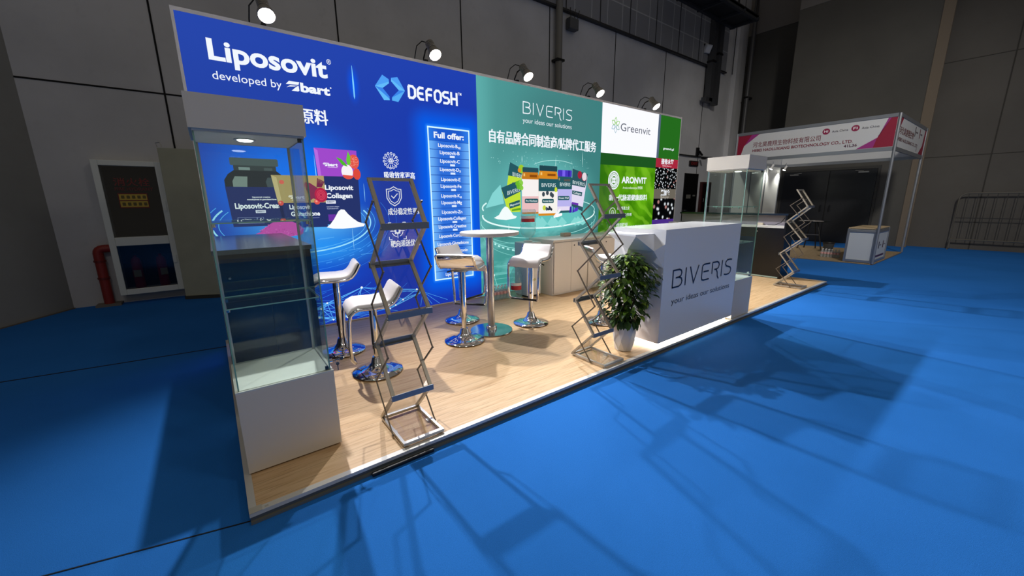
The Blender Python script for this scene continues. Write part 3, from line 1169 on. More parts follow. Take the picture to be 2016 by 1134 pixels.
# printed products on the blue panel
g = G(WMAP)
NV = '#27346A'
g.umin = .05
for (a, b, wd, c) in ((.86, .30, .014, '#9CE2FF'), (.80, .27, .006, '#58B6FA'), (.92, .35, .006, '#4FAAF6'), (1.0, .42, .005, '#3C93F0'), (1.12, .50, .005, '#3380EA'), (1.22, .60, .004, '#2B72E4')):
    g.arc(.78, 1.18, a * .85, b, 150, 385, wd, c, 1, 60)
for a0 in range(185, 350, 9): g.arc(.78, 1.18, 1.03 * .85, .445, a0, a0 + 4, .010, '#3F93F2', 1, 6)
for k in range(26):
    x0 = .15 + random.random() * 1.25
    z0 = .80 + random.random() * .22
    g.line([(x0, z0), (x0 + .06 + random.random() * .1, z0 + random.random() * .02)], .004, '#5DB3F8', 1)
for xx, zz, hh in ((.99, 1.72, .16), (1.30, .99, .12), (.30, 1.02, .08), (1.47, 1.5, .1)):
    g.line([(xx, zz - hh), (xx, zz), (xx, zz + hh)], [.001, .007, .001], '#9ADBFF', 1)
for k in range(18):
    cx = .2 + random.random() * 1.5
    cz = .45 + random.random() * .35
    g.arc(cx - .3, 1.5 - cz * .6, .9, .75 + random.random() * .2, 240 + random.random() * 30, 285 + random.random() * 25, .004, '#2F7FEC', 1, 14)
g.build('printed_swirl', wall, 'pale blue printed light rings')
g = G(WMAP)
# dark jar
g.rrect(.262, 1.745, .655, 1.815, .012, '#4E5C5E', 2)
g.rect(.285, 1.70, .632, 1.748, '#3B4448', 2)
g.poly([(.29, 1.705), (.63, 1.705), (.665, 1.675), (.692, 1.64), (.69, 1.53), (.20, 1.53), (.20, 1.61), (.235, 1.665)], '#2B3138', 2)
g.rect(.325, 1.705, .415, 1.73, '#7E9190', 3)
g.rect(.53, 1.705, .60, 1.73, '#4F5B5E', 3)
g.poly([(.262, 1.545), (.262, 1.60), (.285, 1.645), (.385, 1.645), (.372, 1.545)], '#7C8C88', 3)
g.poly([(.54, 1.545), (.53, 1.60), (.55, 1.64), (.63, 1.64), (.65, 1.56)], '#47545A', 3)
g.poly([(.198, 1.55), (.695, 1.55), (.68, 1.175), (.215, 1.175)], NV, 4)
g.text('Liposomal creatine', .40, .55, 1.448, 1.462, WH, .02, 5)
g.text('monohydrate in granulated form', .355, .60, 1.425, 1.439, WH, .02, 5)
g.text('Liposovit-Creatine', .25, .70, 1.345, 1.398, WH, .03, 5)
g.rrect(.41, 1.302, .495, 1.330, .004, '#D9E0F2', 5)
g.text('DIRECT', .42, .485, 1.308, 1.323, NV, .02, 6)
for u0, u1 in ((.258, .412), (.418, .468)):
    g.line([(u0, 1.205), (u1, 1.205), (u1, 1.262), (u0, 1.262)], .003, '#8E9BC8', 5, closed=True)
g.line([(.272, 1.228), (.285, 1.222), (.30, 1.245)], .008, WH, 5)
g.text('Dietary', .312, .365, 1.237, 1.250, WH, .02, 5)
g.text('supplement', .312, .405, 1.217, 1.230, WH, .02, 5)
g.text('6', .434, .454, 1.225, 1.252, WH, .03, 5)
# glutathione carton
g.poly([(.580, 1.666), (1.062, 1.673), (1.05, 1.140), (.64, 1.145)], NV, 6)
g.poly([(.580, 1.666), (1.062, 1.673), (1.058, 1.398), (.610, 1.395)], '#AF9C6B', 7)
g.poly([(.580, 1.666), (.625, 1.645), (.645, 1.395), (.610, 1.395)], '#C9B888', 8)
g.poly([(.610, 1.395), (.645, 1.395), (.66, 1.16), (.64, 1.145)], '#1E2955', 8)
g.ell(.665, 1.60, .022, .020, '#E0685C', 9)
for uu, vv, rr in ((.635, 1.395, .024), (.97, 1.405, .028), (.65, 1.20, .020)):
    g.ell(uu, vv, rr, rr, '#DC5550', 9)
    g.ell(uu - .006, vv + .006, rr * .4, rr * .4, '#F09A8C', 10)
g.poly([(.87, 1.59), (.915, 1.60), (.985, 1.55), (1.03, 1.47), (.99, 1.42), (.935, 1.44), (.885, 1.40), (.90, 1.47), (.88, 1.53)], '#7E3452', 9)
g.ell(.885, 1.575, .022, .028, '#A3405A', 10)
g.ell(1.015, 1.475, .062, .075, '#B2284A', 10)
for rr in (.048, .033, .018): g.ring(1.015, 1.475, rr * .83, rr, .006, '#D84862', 11, 20)
for k in range(6): g.line([(.985 + .008 * k, 1.555), (1.0 + .012 * k, 1.645 - .006 * k)], .010, '#6F2B4A', 10)
abart(g, .705, .855, 1.437, 1.470, '#F4EFE2', 9)
g.rect(.735, 1.422, .855, 1.427, '#F4EFE2', 9)
g.text('Liposovit', .705, .905, 1.332, 1.378, WH, .03, 9)
g.text('Glutathione', .712, .985, 1.262, 1.308, WH, .03, 9)
g.rect(.88, 1.238, .975, 1.242, '#8F9AC6', 9)
# collagen carton
g.poly([(.995, 1.950), (1.421, 1.946), (1.408, 1.16), (1.02, 1.165)], NV, 3)
g.poly([(.995, 1.950), (1.421, 1.946), (1.414, 1.672), (1.008, 1.668)], '#A04ACB', 4)
g.poly([(.995, 1.950), (1.03, 1.925), (1.04, 1.67), (1.008, 1.668)], '#B96BE0', 5)
abart(g, 1.065, 1.215, 1.772, 1.806, WH, 6)
g.rect(1.11, 1.760, 1.21, 1.764, '#E6CCF4', 6)
g.ell(1.385, 1.83, .055, .075, '#E4584A', 6)
g.ell(1.405, 1.70, .040, .060, '#DD4A3C', 6)
for k in range(40):
    a, r = random.random() * 2 * PI, random.random()
    g.ell(1.385 + .05 * r * math.cos(a), 1.83 + .068 * r * math.sin(a), .004, .005, '#F2A08C', 7, 6)
g.ell(1.305, 1.722, .060, .075, '#F8F4F6', 8)
g.ell(1.312, 1.688, .058, .045, '#DF5546', 9, 24, 180, 360)
g.poly([(1.205, 1.868), (1.255, 1.85), (1.30, 1.80), (1.315, 1.775), (1.26, 1.79)], '#4FB82C', 10)
g.poly([(1.33, 1.935), (1.352, 1.88), (1.345, 1.80), (1.315, 1.79), (1.305, 1.84)], '#67C93A', 10)
g.text('Liposovit', 1.062, 1.352, 1.528, 1.580, WH, .03, 6)
g.text('Collagen', 1.065, 1.335, 1.442, 1.494, WH, .03, 6)
g.rrect(1.055, 1.385, 1.155, 1.418, .004, '#E8ECF8', 6)
g.text('DIRECT', 1.067, 1.143, 1.393, 1.410, NV, .02, 7)
g.text('Liposomal collagen', 1.06, 1.185, 1.347, 1.358, '#C9D2EE', .01, 6)
g.text('in granulated form', 1.06, 1.175, 1.327, 1.338, '#C9D2EE', .01, 6)
g.rect(1.065, 1.20, 1.14, 1.27, '#6A33A4', 6)
# powders
pw = [(1.036, 1.135), (1.075, 1.165), (1.12, 1.22), (1.17, 1.30), (1.20, 1.322), (1.235, 1.318), (1.27, 1.27), (1.32, 1.22), (1.37, 1.18), (1.445, 1.155), (1.43, 1.13), (1.33, 1.118), (1.2, 1.112), (1.1, 1.118)]
g.poly(pw, '#FBFDFF', 9)
pw = [(.36, 1.09), (.42, 1.115), (.46, 1.15), (.52, 1.195), (.58, 1.225), (.65, 1.215), (.71, 1.21), (.77, 1.18), (.81, 1.13), (.80, 1.08), (.70, 1.06), (.60, 1.05), (.5, 1.065)]
g.poly(pw, '#C553AE', 11)
for k in range(90):
    a = random.random()
    b = random.random()
    g.ell(.42 + .36 * a, 1.07 + b * .13 * math.sin(PI * min(1, .15 + a)), .006, .005, random.choice(['#B0479C', '#D468BE']), 12, 6)
g.build('printed_product', wall, 'printed supplement jar, cartons and powder heaps')

# node network along the bottom
g = G(WMAP)
nodes = [(1.342, .424, .014), (1.62, .35, .016), (1.30, .28, .012), (.89, .246, .013), (.955, .30, .010), (.858, .15, .012), (1.0, .10, .010), (1.16, .105, .018),
         (1.73, .145, .011), (1.66, .115, .010), (2.02, .305, .013), (2.10, .262, .022), (1.83, .20, .012), (.74, .22, .012), (.60, .35, .012), (.42, .20, .014), (.25, .30, .012)]
for i, a in enumerate(nodes):
    ds = sorted(range(len(nodes)), key=lambda j: (a[0] - nodes[j][0]) ** 2 + 2 * (a[1] - nodes[j][1]) ** 2)
    for j in ds[1:6]:
        g.line([(a[0], a[1]), (nodes[j][0], nodes[j][1])], .007, '#62B8FC', 1)
for k in range(46):
    a, b = random.choice(nodes), random.choice(nodes)
    if abs(a[0] - b[0]) < 1.0 and a is not b:
        g.line([(a[0], a[1]), (b[0], b[1])], .0045, '#4497EE', 1)
for x_, z_ in ((2.45, .10), (2.33, .07), (2.06, .08), (2.22, .08)):
    g.line([(2.10, .262), (x_, z_)], .004, '#58B0F6', 1)
for x_, z_ in ((.86, .07), (1.05, .07), (1.26, .07), (1.50, .08), (1.75, .07), (.66, .08)):
    n_ = random.choice(nodes[3:10])
    g.line([(n_[0], n_[1]), (x_, z_)], .003, '#58B0F6', 1)
for a in nodes: g.ell(a[0], a[1], a[2], a[2], '#EAF7FF', 2, 16)
g.build('printed_network', wall, 'pale blue printed network of dots and lines')


# teal panel
def biveris(g, u0, u1, v0, v1, wd, c, L=4, shear=0.0):
    """thin round-ended capitals, R with a drooping leg"""
    segs = {
        'B': [[(0, 0), (0, 1), (.55, 1), (.74, .93), (.80, .78), (.74, .62), (.55, .55), (.30, .55)], [(.55, .55), (.80, .46), (.88, .28), (.80, .09), (.58, 0), (0, 0)]],
        'I': [[(0, 0), (0, 1)]],
        'V': [[(0, 1), (.42, 0), (.84, 1)]],
        'E': [[(.78, 1), (.2, 1), (.05, .95), (0, .82), (0, .18), (.05, .05), (.2, 0), (.78, 0)], [(.18, .53), (.70, .53)]],
        'R': [[(0, .30), (0, 1), (.5, 1), (.70, .93), (.78, .78), (.70, .60), (.5, .52), (.28, .52)], [(.45, .52), (.62, .30), (.66, .05), (.80, -.12)]],
        'S': [[(.76, .97), (.5, 1), (.22, .98), (.06, .86), (.04, .72), (.16, .58), (.42, .52), (.66, .45), (.78, .30), (.72, .10), (.52, 0), (.2, 0), (0, .04)]],
    }
    place = {'B': 0.0, 'I0': 1.20, 'V': 1.62, 'E': 2.86, 'R': 3.98, 'I1': 5.10, 'S': 5.48}
    tot = 6.28
    for k, x in place.items():
        for sg in segs[k[0]]:
            pts = [(u0 + wd / 2 + (x + p[0]) / tot * (u1 - u0 - wd), v0 + wd / 2 + p[1] * (v1 - v0 - wd)) for p in sg]
            pts = [(p[0] + shear * (p[1] - v0), p[1]) for p in pts]
            g.line(pts, wd, c, L, cap=True)


g = G(WMAP)
biveris(g, 3.766, 4.755, 2.600, 2.762, .013, WH)
g.build('logo', wall, 'white thin-lined capital brand name')
g = G(WMAP)
g.text('your ideas our solutions', 3.766, 4.748, 2.482, 2.545, WH, -.004)
g.build('lettering', wall, 'white slogan on teal')
g = G(WMAP)
g.text('自有品牌合同制造商/贴牌代工服务', 3.186, 5.335, 2.185, 2.312, WH, .010, double=.008)
g.build('lettering', wall, 'white Chinese heading on teal')
g = G(WMAP)
for (rx, rz_, dz, wd, c) in ((1.15, .21, 1.19, .022, '#E6FFFC'), (1.18, .27, 1.10, .008, '#A9EDE7'), (1.16, .30, 1.03, .006, '#8FDDD6'), (1.10, .33, .98, .010, '#9AE6E0'), (1.15, .42, .95, .006, '#84D4CC')):
    g.arc(4.2, dz, rx, rz_, 175, 368, wd, c, 1, 60)
g.arc(4.2, 1.30, 1.15, .20, 160, 190, .020, '#DDFBF8', 1, 12)
g.arc(4.2, 1.24, 1.15, .20, -10, 50, .012, '#BFF2EC', 1, 16)
g.arc(4.45, 1.6, .8, .40, 65, 125, .007, '#BDEFEA', 1, 20)
for a0 in range(190, 350, 7): g.arc(4.2, .92, 1.05, .30, a0, a0 + 3.4, .022, '#B9F3EE', 1, 5)
g.poly([(3.10, 1.30), (3.22, 1.50), (3.36, 1.62), (3.42, 1.36)], '#86D6D4', 1)
for k in range(9):
    cx = 3.5 + random.random() * 1.5
    g.poly([(cx, 1.03), (cx + .1, 1.12 + .05 * random.random()), (cx + .22, 1.04), (cx + .12, .98)], '#86D8D3', 1)
for k in range(60):
    g.ell(3.2 + 2.0 * random.random(), 1.9 + .3 * random.random() * random.random(), .005, .006, '#A6DEDC', 1, 6)
for xx, zz, hh in ((5.02, 2.05, .12), (4.42, 1.95, .09), (3.5, 1.0, .07), (3.75, 1.98, .05)):
    g.line([(xx, zz - hh), (xx, zz), (xx, zz + hh)], [.001, .009, .001], '#D6FFFC', 1)
for k in range(14):
    x0 = 3.05 + random.random() * .7
    z0 = .2 + random.random() * .6
    g.line([(x0, z0), (x0 + .25 + .3 * random.random(), z0 - .01)], .006, '#74C6BF', 1)
for x_, z_ in ((3.05, .10), (3.18, .08), (3.30, .10)): g.line([(3.22, .34), (x_, z_)], .005, '#B4F0EA', 1)
g.ell(3.22, .34, .014, .016, '#E6FFFC', 2)
g.build('printed_swirl', wall, 'mint printed light rings on teal')
g = G(WMAP)
TD = '#265962'
LIM = '#C3E23A'
# pouches at the left
g.poly([(3.533, 1.93), (3.76, 1.845), (3.66, 1.25), (3.44, 1.42)], LIM, 2)
g.poly([(3.533, 1.93), (3.76, 1.845), (3.73, 1.72), (3.49, 1.75)], TD, 3)
g.text('BIVERIS', 3.575, 3.76, 1.745, 1.80, '#DDEDEE', .0, 4, slope=-.2)
g.ell(3.735, 1.845, .055, .06, '#9CC932', 5)
g.ell(3.70, 1.825, .03, .03, '#E2922A', 6)
g.rrect(3.56, 1.60, 3.70, 1.655, .02, TD, 4)
g.poly([(3.367, 1.575), (3.706, 1.69), (3.725, 1.235), (3.50, 1.235), (3.46, 1.30)], LIM, 7)
g.poly([(3.367, 1.575), (3.71, 1.69), (3.722, 1.53), (3.43, 1.42)], TD, 8)
g.text('BIVERIS', 3.475, 3.70, 1.475, 1.53, '#DDEDEE', .0, 9, slope=.25)
g.poly([(3.505, 1.36), (3.70, 1.41), (3.705, 1.33), (3.515, 1.285)], TD, 9)
g.text('Magnesium', 3.525, 3.70, 1.315, 1.345, '#DDEDEE', .01, 10, slope=.22)
g.poly([(3.56, 1.275), (3.72, 1.295), (3.722, 1.26), (3.55, 1.25)], '#5FA32A', 9)
for dx, dz, rr in ((0, 0, .05), (.03, .05, .045), (-.03, .04, .04), (.04, -.02, .04)): g.ell(3.69 + dx, 1.60 + dz, rr, rr * .9, random.choice(['#6DBB2E', '#8ED04A']), 11)


def bottle(u0, u1, vb, vcap0, vcap1, vl0, vl1, capc, glass, lab, lab2, zsplit, L, txt=None, tl=None):
    sh_ = (u1 - u0) * .06
    g.poly([(u0, vb + .012), (u0 + .012, vb), (u1 - .012, vb), (u1, vb + .012), (u1, vcap0 - .07), (u1 - sh_, vcap0), (u0 + sh_, vcap0), (u0, vcap0 - .07)], glass, L)
    g.rect(u0 + sh_ * 1.6, vcap0 - .06, u0 + sh_ * 3, vcap0 - .02, '#F2C878', L + 1)
    g.rect(u0 + (u1 - u0) * .45, vcap0 - .07, u1 - sh_ * 2, vcap0 - .035, '#8A4A12', L + 1)
    g.rect(u0, vl0, u1, vl1, lab, L + 1)
    if lab2: g.rect(u0, vl0, u1, zsplit, lab2, L + 2)
    g.rrect(u0 + sh_ * .6, vcap0, u1 - sh_ * .6, vcap1, .012, capc, L + 2)
    if txt: g.text('BIVERIS', u0 + .06, u1 - .04, txt, txt + .055, '#DDEDEE', .0, L + 3)
    if tl:
        g.rrect(u0 + (u1 - u0) * tl[1], tl[2], u1 - (u1 - u0) * tl[3], tl[2] + .065, .02, TD, L + 3)
        g.text(tl[0], u0 + (u1 - u0) * tl[1] + .02, u1 - (u1 - u0) * tl[3] - .02, tl[2] + .018, tl[2] + .048, '#E6F2F2', .01, L + 4)


bottle(3.742, 4.072, 1.20, 1.805, 1.872, 1.225, 1.705, '#264E59', '#C67A22', '#F8F2F0', '#EBBFC0', 1.46, 8, None, ('Pre Workout', .16, 1.36, .04))
bottle(4.450, 4.782, 1.20, 1.762, 1.862, 1.235, 1.75, '#4B35C0', '#2A5D64', TD, '#B9B4EE', 1.57, 8, 1.615, ('Dream Well', .06, 1.40, .16))
g.rect(4.450, 1.235, 4.782, 1.30, '#E7DCF4', 12)
g.rect(4.56, 1.765, 4.62, 1.86, '#7A62EE', 12)
g.rect(4.69, 1.765, 4.72, 1.86, '#2E1E94', 12)
bottle(4.062, 4.458, 1.165, 1.832, 1.912, 1.20, 1.72, '#22454F', '#D98A22', TD, '#F7F4EE', 1.535, 14, 1.60, ('Aronia Boost', .18, 1.355, .20))
for dx, dz in ((-.09, .05), (-.01, .07), (.07, .05), (.10, .03)): g.ell(4.25 + dx, 1.44 + dz, .03, .035, '#3B4852', 19, 14)
g.ell(4.42, 1.56, .03, .04, '#C9DE3A', 19, 12)
for k in range(10): g.ell(4.22 + .11 * random.random(), 1.255 + .05 * random.random(), .02, .02, random.choice(['#2C3442', '#4C5668', '#20262F']), 19, 10)
g.ell(4.18, 1.285, .035, .04, '#CBD848', 18, 12)
g.poly([(4.790, 1.892), (5.155, 1.815), (5.045, 1.245), (4.765, 1.36)], '#E3DCF2', 5)
g.poly([(4.790, 1.892), (5.155, 1.815), (5.095, 1.60), (4.780, 1.64)], '#2B5560', 6)
g.text('BIVERIS', 4.80, 5.085, 1.655, 1.71, '#DDEDEE', .0, 7, slope=-.12)
g.ell(4.96, 1.80, .05, .06, '#A5263E', 7)
g.ell(5.07, 1.775, .055, .065, '#E9DCE2', 8)
g.ell(5.07, 1.745, .055, .04, '#B23048', 7)
g.poly([(4.79, 1.555), (5.03, 1.525), (5.02, 1.46), (4.79, 1.495)], TD, 7)
g.text('Collagen', 4.82, 5.0, 1.503, 1.535, '#E6F2F2', .01, 8, slope=-.12)
g.poly([(4.79, 1.37), (4.945, 1.345), (4.94, 1.31), (4.79, 1.335)], '#6B35AE', 7)
g.poly([(4.765, 1.36), (4.77, 1.31), (5.05, 1.21), (5.06, 1.28)], '#2B5560', 6)
g.poly([(3.235, 1.163), (3.32, 1.20), (3.38, 1.28), (3.43, 1.318), (3.48, 1.305), (3.53, 1.25), (3.58, 1.19), (3.645, 1.17), (3.62, 1.145), (3.45, 1.125), (3.30, 1.14)], '#F4FDFD', 10)
g.line([(4.40, 1.145), (4.51, 1.245)], .045, '#F6F6FA', 20, cap=True)
g.line([(4.44, 1.155), (4.545, 1.175)], .045, '#FFFFFF', 21, cap=True)
for u0, u1 in ((4.73, 4.79), (4.80, 4.84)):
    g.poly([(u0, 1.195), (u1, 1.20), (u1 - .008, 1.30), (u0 + .012, 1.295)], '#3D22A8', 13)
g.poly([(4.83, 1.20), (4.93, 1.225), (4.94, 1.28), (4.85, 1.27)], '#5438C6', 13)
g.build('printed_product', wall, 'printed pouches, amber bottles and powder')

# white / green / dark panels
g = G(WMAP)
for k, (a, c) in enumerate(((90, '#8CCB5A'), (30, '#9AD072'), (150, '#9AD072'), (-90, '#A9C4CC'), (-30, '#8FB8B4'), (210, '#8FB8C8'))):
    ca_, sa_ = math.cos(math.radians(a)), math.sin(math.radians(a))
    pet = [(.02, 0), (.055, .028), (.085, .026), (.115, 0), (.085, -.026), (.055, -.028)]
    g.line([(5.822 + (p[0] * ca_ - p[1] * sa_) * 1.0, 2.652 + (p[0] * sa_ + p[1] * ca_) * 1.1) for p in pet], .012, c, 2, closed=True)
g.build('logo', wall, 'green petal flower emblem')
g = G(WMAP)
g.text('Greenvit', 5.958, 6.845, 2.575, 2.700, '#5D626C', .0)
g.build('lettering', wall, 'grey lettering on white')
g = G(WMAP)
g.text('greenvit.pl', 7.30, 7.675, 2.352, 2.395, WH, .02)
g.build('lettering', wall, 'small white web address')
g = G(WMAP)
g.text('接骨木莓', 7.27, 7.70, 2.085, 2.165, WH, .012, double=.006)
g.build('lettering', wall, 'white berry name on crimson')
g = G(WMAP)
g.text('Elderberry', 7.32, 7.64, 2.035, 2.062, '#F0C4CC', .01)
g.build('lettering', wall, 'small pink berry name')
g = G(WMAP)
g.text('黑加仑', 7.325, 7.64, 1.48, 1.570, WH, .012, double=.006)
g.build('lettering', wall, 'white berry name on grey brown')
g = G(WMAP)
g.text('Blackcurrant', 7.33, 7.62, 1.430, 1.458, '#D6D0C4', .01)
g.build('lettering', wall, 'small grey berry name')
g = G(WMAP)
g.ell(5.838, 1.735, .155, .160, WH, 1)
g.ring(5.838, 1.735, .125, .130, .012, '#4E8A2A', 2)
g.ring(5.838, 1.735, .098, .102, .008, '#4E8A2A', 2)
g.ell(5.838, 1.735, .070, .072, '#4E8A2A', 2)
for a in range(4):
    c_, s_ = math.cos(a * PI / 2 + PI / 4), math.sin(a * PI / 2 + PI / 4)
    g.ell(5.838 + .036 * c_, 1.735 + .036 * s_, .026, .027, WH, 3, 12)
g.build('logo', wall, 'round white ringed emblem')
g = G(WMAP)
g.text('ARONVIT', 6.055, 6.812, 1.690, 1.806, WH, .035)
g.build('lettering', wall, 'white brand name on leaf green')
g = G(WMAP)
g.text('Aronia melanocarpa 野樱莓', 6.10, 6.70, 1.592, 1.632, '#E8F4DC', .006)
g.build('lettering', wall, 'small white plant name')
g = G(WMAP)
g.text('新一代肠道健康原料', 5.725, 6.865, 1.390, 1.472, WH, .010, double=.006)
g.build('lettering', wall, 'white heading on leaf green')
g = G(WMAP)
g.text('保护肠道上皮', 5.96, 6.33, 1.22, 1.265, WH, .006)
g.build('lettering', wall, 'white caption line')
g = G(WMAP)
g.text('具有抗炎作用', 5.96, 6.40, 1.10, 1.145, WH, .006)
g.build('lettering', wall, 'white caption line')
g = G(WMAP)
g.text('对肠道菌群有益', 5.96, 6.30, .915, .965, WH, .006)
g.build('lettering', wall, 'white caption line')
g = G(WMAP)
g.text('微生物群产生益处', 6.32, 6.87, .855, .905, WH, .006)
g.build('lettering', wall, 'white caption line')
for zz in (1.165, .855):
    g = G(WMAP)
    g.ring(5.84, zz, .085, .092, .012, WH, 2)
    g.ring(5.84, zz, .04, .045, .010, WH, 2, 6)
    g.line([(5.79, zz), (5.89, zz)], .008, WH, 2)
    g.build('icon', wall, 'round white outline icon')


# ------------------------------------------------------------------ arm spotlights on top of the wall
def spot_energy(name, loc, aim, power, angle, blend, col=(1, .965, .92), size=.05):
    l = bpy.data.lights.new(name, 'SPOT')
    l.energy = power
    l.color = col
    l.spot_size = math.radians(angle)
    l.spot_blend = blend
    l.shadow_soft_size = size
    o = bpy.data.objects.new(name, l)
    COL.objects.link(o)
    o.location = loc
    o.rotation_euler = Vector(aim).to_track_quat('-Z', 'Y').to_euler()
    return o


SP_DIR = Vector((.05, -.77, -.64)).normalized()
LAMP_DIR = Vector((.03, -.62, -.78)).normalized()
sp_lab = ['glaring arm spotlight above the large white heading, leftmost on the wall top',
          'arm spotlight above the white squared brand name on blue',
          'arm spotlight above the thin white brand name on teal, left of its centre',
          'arm spotlight at the seam between teal and white panels',
          'arm spotlight above the right end of the white panel']
sp0 = None
for i, sx in enumerate((.69, 2.32, 3.68, 5.13, 6.64)):
    if sp0 is None:
        t = thing('arm_spotlight', sp_lab[0], 'spotlight', (sx, 2.80, 3.0), group='arm spotlights on the light wall')
        p0 = Vector((0, -.30, .005))           # lens centre
        q = p0 - LAMP_DIR * .20
        b_ = MB()
        b_.lathe([(.036, 0), (.042, .012), (.042, .115), (.056, .135), (.072, .185), (.075, .208), (.067, .211), (.064, .20)], 24, tuple(p0 - LAMP_DIR * .208), axis=LAMP_DIR)
        for k in range(5): b_.lathe([(.042, 0), (.049, .002), (.049, .012), (.042, .014)], 24, tuple(p0 - LAMP_DIR * (.198 - .021 * k)), axis=LAMP_DIR)
        b_.build('lamp_body', pbr('lamp_grey', '#8A857A', .4, .2), t, world=False, smooth=True)
        MB().lathe([(0, 0), (.062, 0), (.067, .003), (.056, .012), (0, .017)], 24, tuple(p0 - LAMP_DIR * .006), axis=LAMP_DIR).build('lamp_lens', BULB, t, world=False, smooth=True)['label'] = 'glowing lens'
        jn = p0 - LAMP_DIR * .14
        MB().tube([(0, .0, 0), (0, .0, .05), (0, -.06, .12), tuple(jn + Vector((0, .02, .035)))], .009, 8).build('arm', BLACKM, t, world=False)
        MB().box(-.02, .02, -.075, .06, 0, .02).build('clamp', BLACKM, t, world=False)
        MB().tube([tuple(q + Vector((0, .01, 0))), (-.05, -.08, .20), (-.09, -.02, .16), (-.10, .02, .06), (-.10, .05, -.02)], .006, 6).build('cable', BLACKP, t, world=False)
        sp0 = t
    else:
        dup(sp0, (sx, 2.80, 3.0), 0, sp_lab[i])
    lens = Vector((sx, 2.80, 3.0)) + Vector((0, -.30, .005)) + LAMP_DIR * .035
    spot_energy('arm_spot_beam', lens, SP_DIR, 400, 100, 1.0, (.97, .97, 1.0), .035)

# ------------------------------------------------------------------ glass showcases
MARBLE = pbr('white_marble', '#D5D8D0', .25, var=.05, vscale=6)


def showcase(loc, label, group):
    """local: x 0..446, y 0..443 (front at y=0)"""
    w_, d_ = .446, .443
    zp, zh0, zh1 = .500 - HP, 1.697 - HP, 1.847 - HP
    t = thing('glass_showcase', label, 'showcase', loc, 0, group)
    m = MB().box(0, w_, 0, d_, .006, zp - .008)
    m.build('pedestal', pbr('grey_white_board', '#D6CDBE', .55), t, world=False, bevel=.0015)
    MB().box(.015, w_ - .015, .015, d_ - .015, 0, .006).build('plinth', BLACKP, t, world=False)  # black inset base stands in for the toe shadow line
    MB().box(0, w_, 0, d_, zp - .008, zp).build('marble_top', MARBLE, t, world=False)
    m = MB().box(0, w_, 0, d_, zh0 + .01, zh1).box(.01, w_ - .01, .01, d_ - .01, zh0, zh0 + .01)
    hd = m.build('header', MATS['grey_white_board'], t, world=False)
    MB().lathe([(.046, 0), (.046, .004), (.034, .004), (.034, 0)], 28, (w_ * .47, d_ * .43, zh0 - .004)).build('downlight_ring', ALU, hd, world=False, smooth=True)
    MB().lathe([(0, 0), (.026, 0), (.034, .005), (.034, .007), (0, .007)], 28, (w_ * .47, d_ * .43, zh0 - .009)).build('downlight_lens', emit('#F4FBF4', 9.0), hd, world=False)
    k = .012
    th = .006

    def pane(x0, x1, y0, y1, z0=zp, z1=zh0, name='glass_pane', lab=None):
        m = MB().box(x0, x1, y0, y1, z0, z1)
        m.bm.faces.ensure_lookup_table()
        dims = (x1 - x0, y1 - y0, z1 - z0)
        thin = min(range(3), key=lambda i: dims[i])
        for f in m.bm.faces:
            f.normal_update()
            f.material_index = 0 if abs(f.normal[thin]) > .9 else 1
        o = m.build(name, [GLASS, GLASSE], t, world=False)
        if lab: o['label'] = lab
        return o
    pane(k, w_ - k, k, k + th)
    pane(k, k + th, k + th + .002, d_ - k)
    pane(w_ - k - th, w_ - k, k + th + .002, d_ - k)
    pane(k + th + .002, w_ - k - th - .002, d_ - k - th, d_ - k)
    for zz in (.905 - HP, 1.305 - HP):
        pane(k + th + .004, w_ - k - th - .004, .03, d_ - .10, zz, zz + .006, 'glass_shelf')
        m = MB()
        for xx in (k + th + .012, w_ - k - th - .012):
            for yy in (.06, d_ - .14):
                m.lathe([(.008, 0), (.008, .016)], 10, (xx, yy, zz - .016))
        m.build('shelf_peg', CHROME, t, world=False)
    m = MB()
    for xx in (k + th, w_ - k - th - .008):
        m.box(xx, xx + .008, d_ - k - .018, d_ - k - th - .001, zp, zh0)
    m.build('corner_post', ALU, t, world=False)
    for z0, z1 in ((zh0 - .018, zh0), (zp, zp + .018)):
        MB().box(w_ - k - th - .018, w_ - k - th - .002, k + th + .002, k + th + .014, z0, z1).build('hinge', BLACKM, t, world=False)
    MB().lathe([(.012, 0), (.012, .02)], 14, (w_ - k, .05, zp + .035), axis=(1, 0, 0)).build('lock', CHROME, t, world=False, smooth=True)
    return t


S1 = (.023, .305, HP)
showcase(S1, 'glass showcase on the left front corner, beside the tall zigzag rack', 'glass showcases on the platform')
showcase((4.614, .011, HP), 'glass showcase standing against the right end of the white counter', 'glass showcases on the platform')
for (sx, sy) in ((S1[0], S1[1]), (4.614, .011)):
    spot_energy('showcase_downlight', (sx + .21, sy + .19, 1.685), (0, 0, -1), 5, 150, .7, (.95, 1, .94), .03)
t = thing('key_pair', 'two small keys hanging from the left showcase lock', 'keys', (.475, .36, .53))
m = MB().tube([(.503 + .012 * math.cos(a), .355, .522 + .012 * math.sin(a)) for a in [k * PI / 4 for k in range(8)]], .0016, 6, closed=True)
m.build('ring', CHROME, t)
KEYM = pbr('key_metal', '#6B6760', .35, .8)
MB().box(.480, .520, .3535, .3565, .533, .538).lathe([(.010, 0), (.010, .003)], 12, (.526, .3535, .5355), axis=(0, 1, 0)).build('key', KEYM, t)
MB().box(.5005, .5055, .3535, .3565, .470, .505).lathe([(.010, 0), (.010, .003)], 12, (.503, .3535, .510), axis=(0, 1, 0)).build('key', KEYM, t)

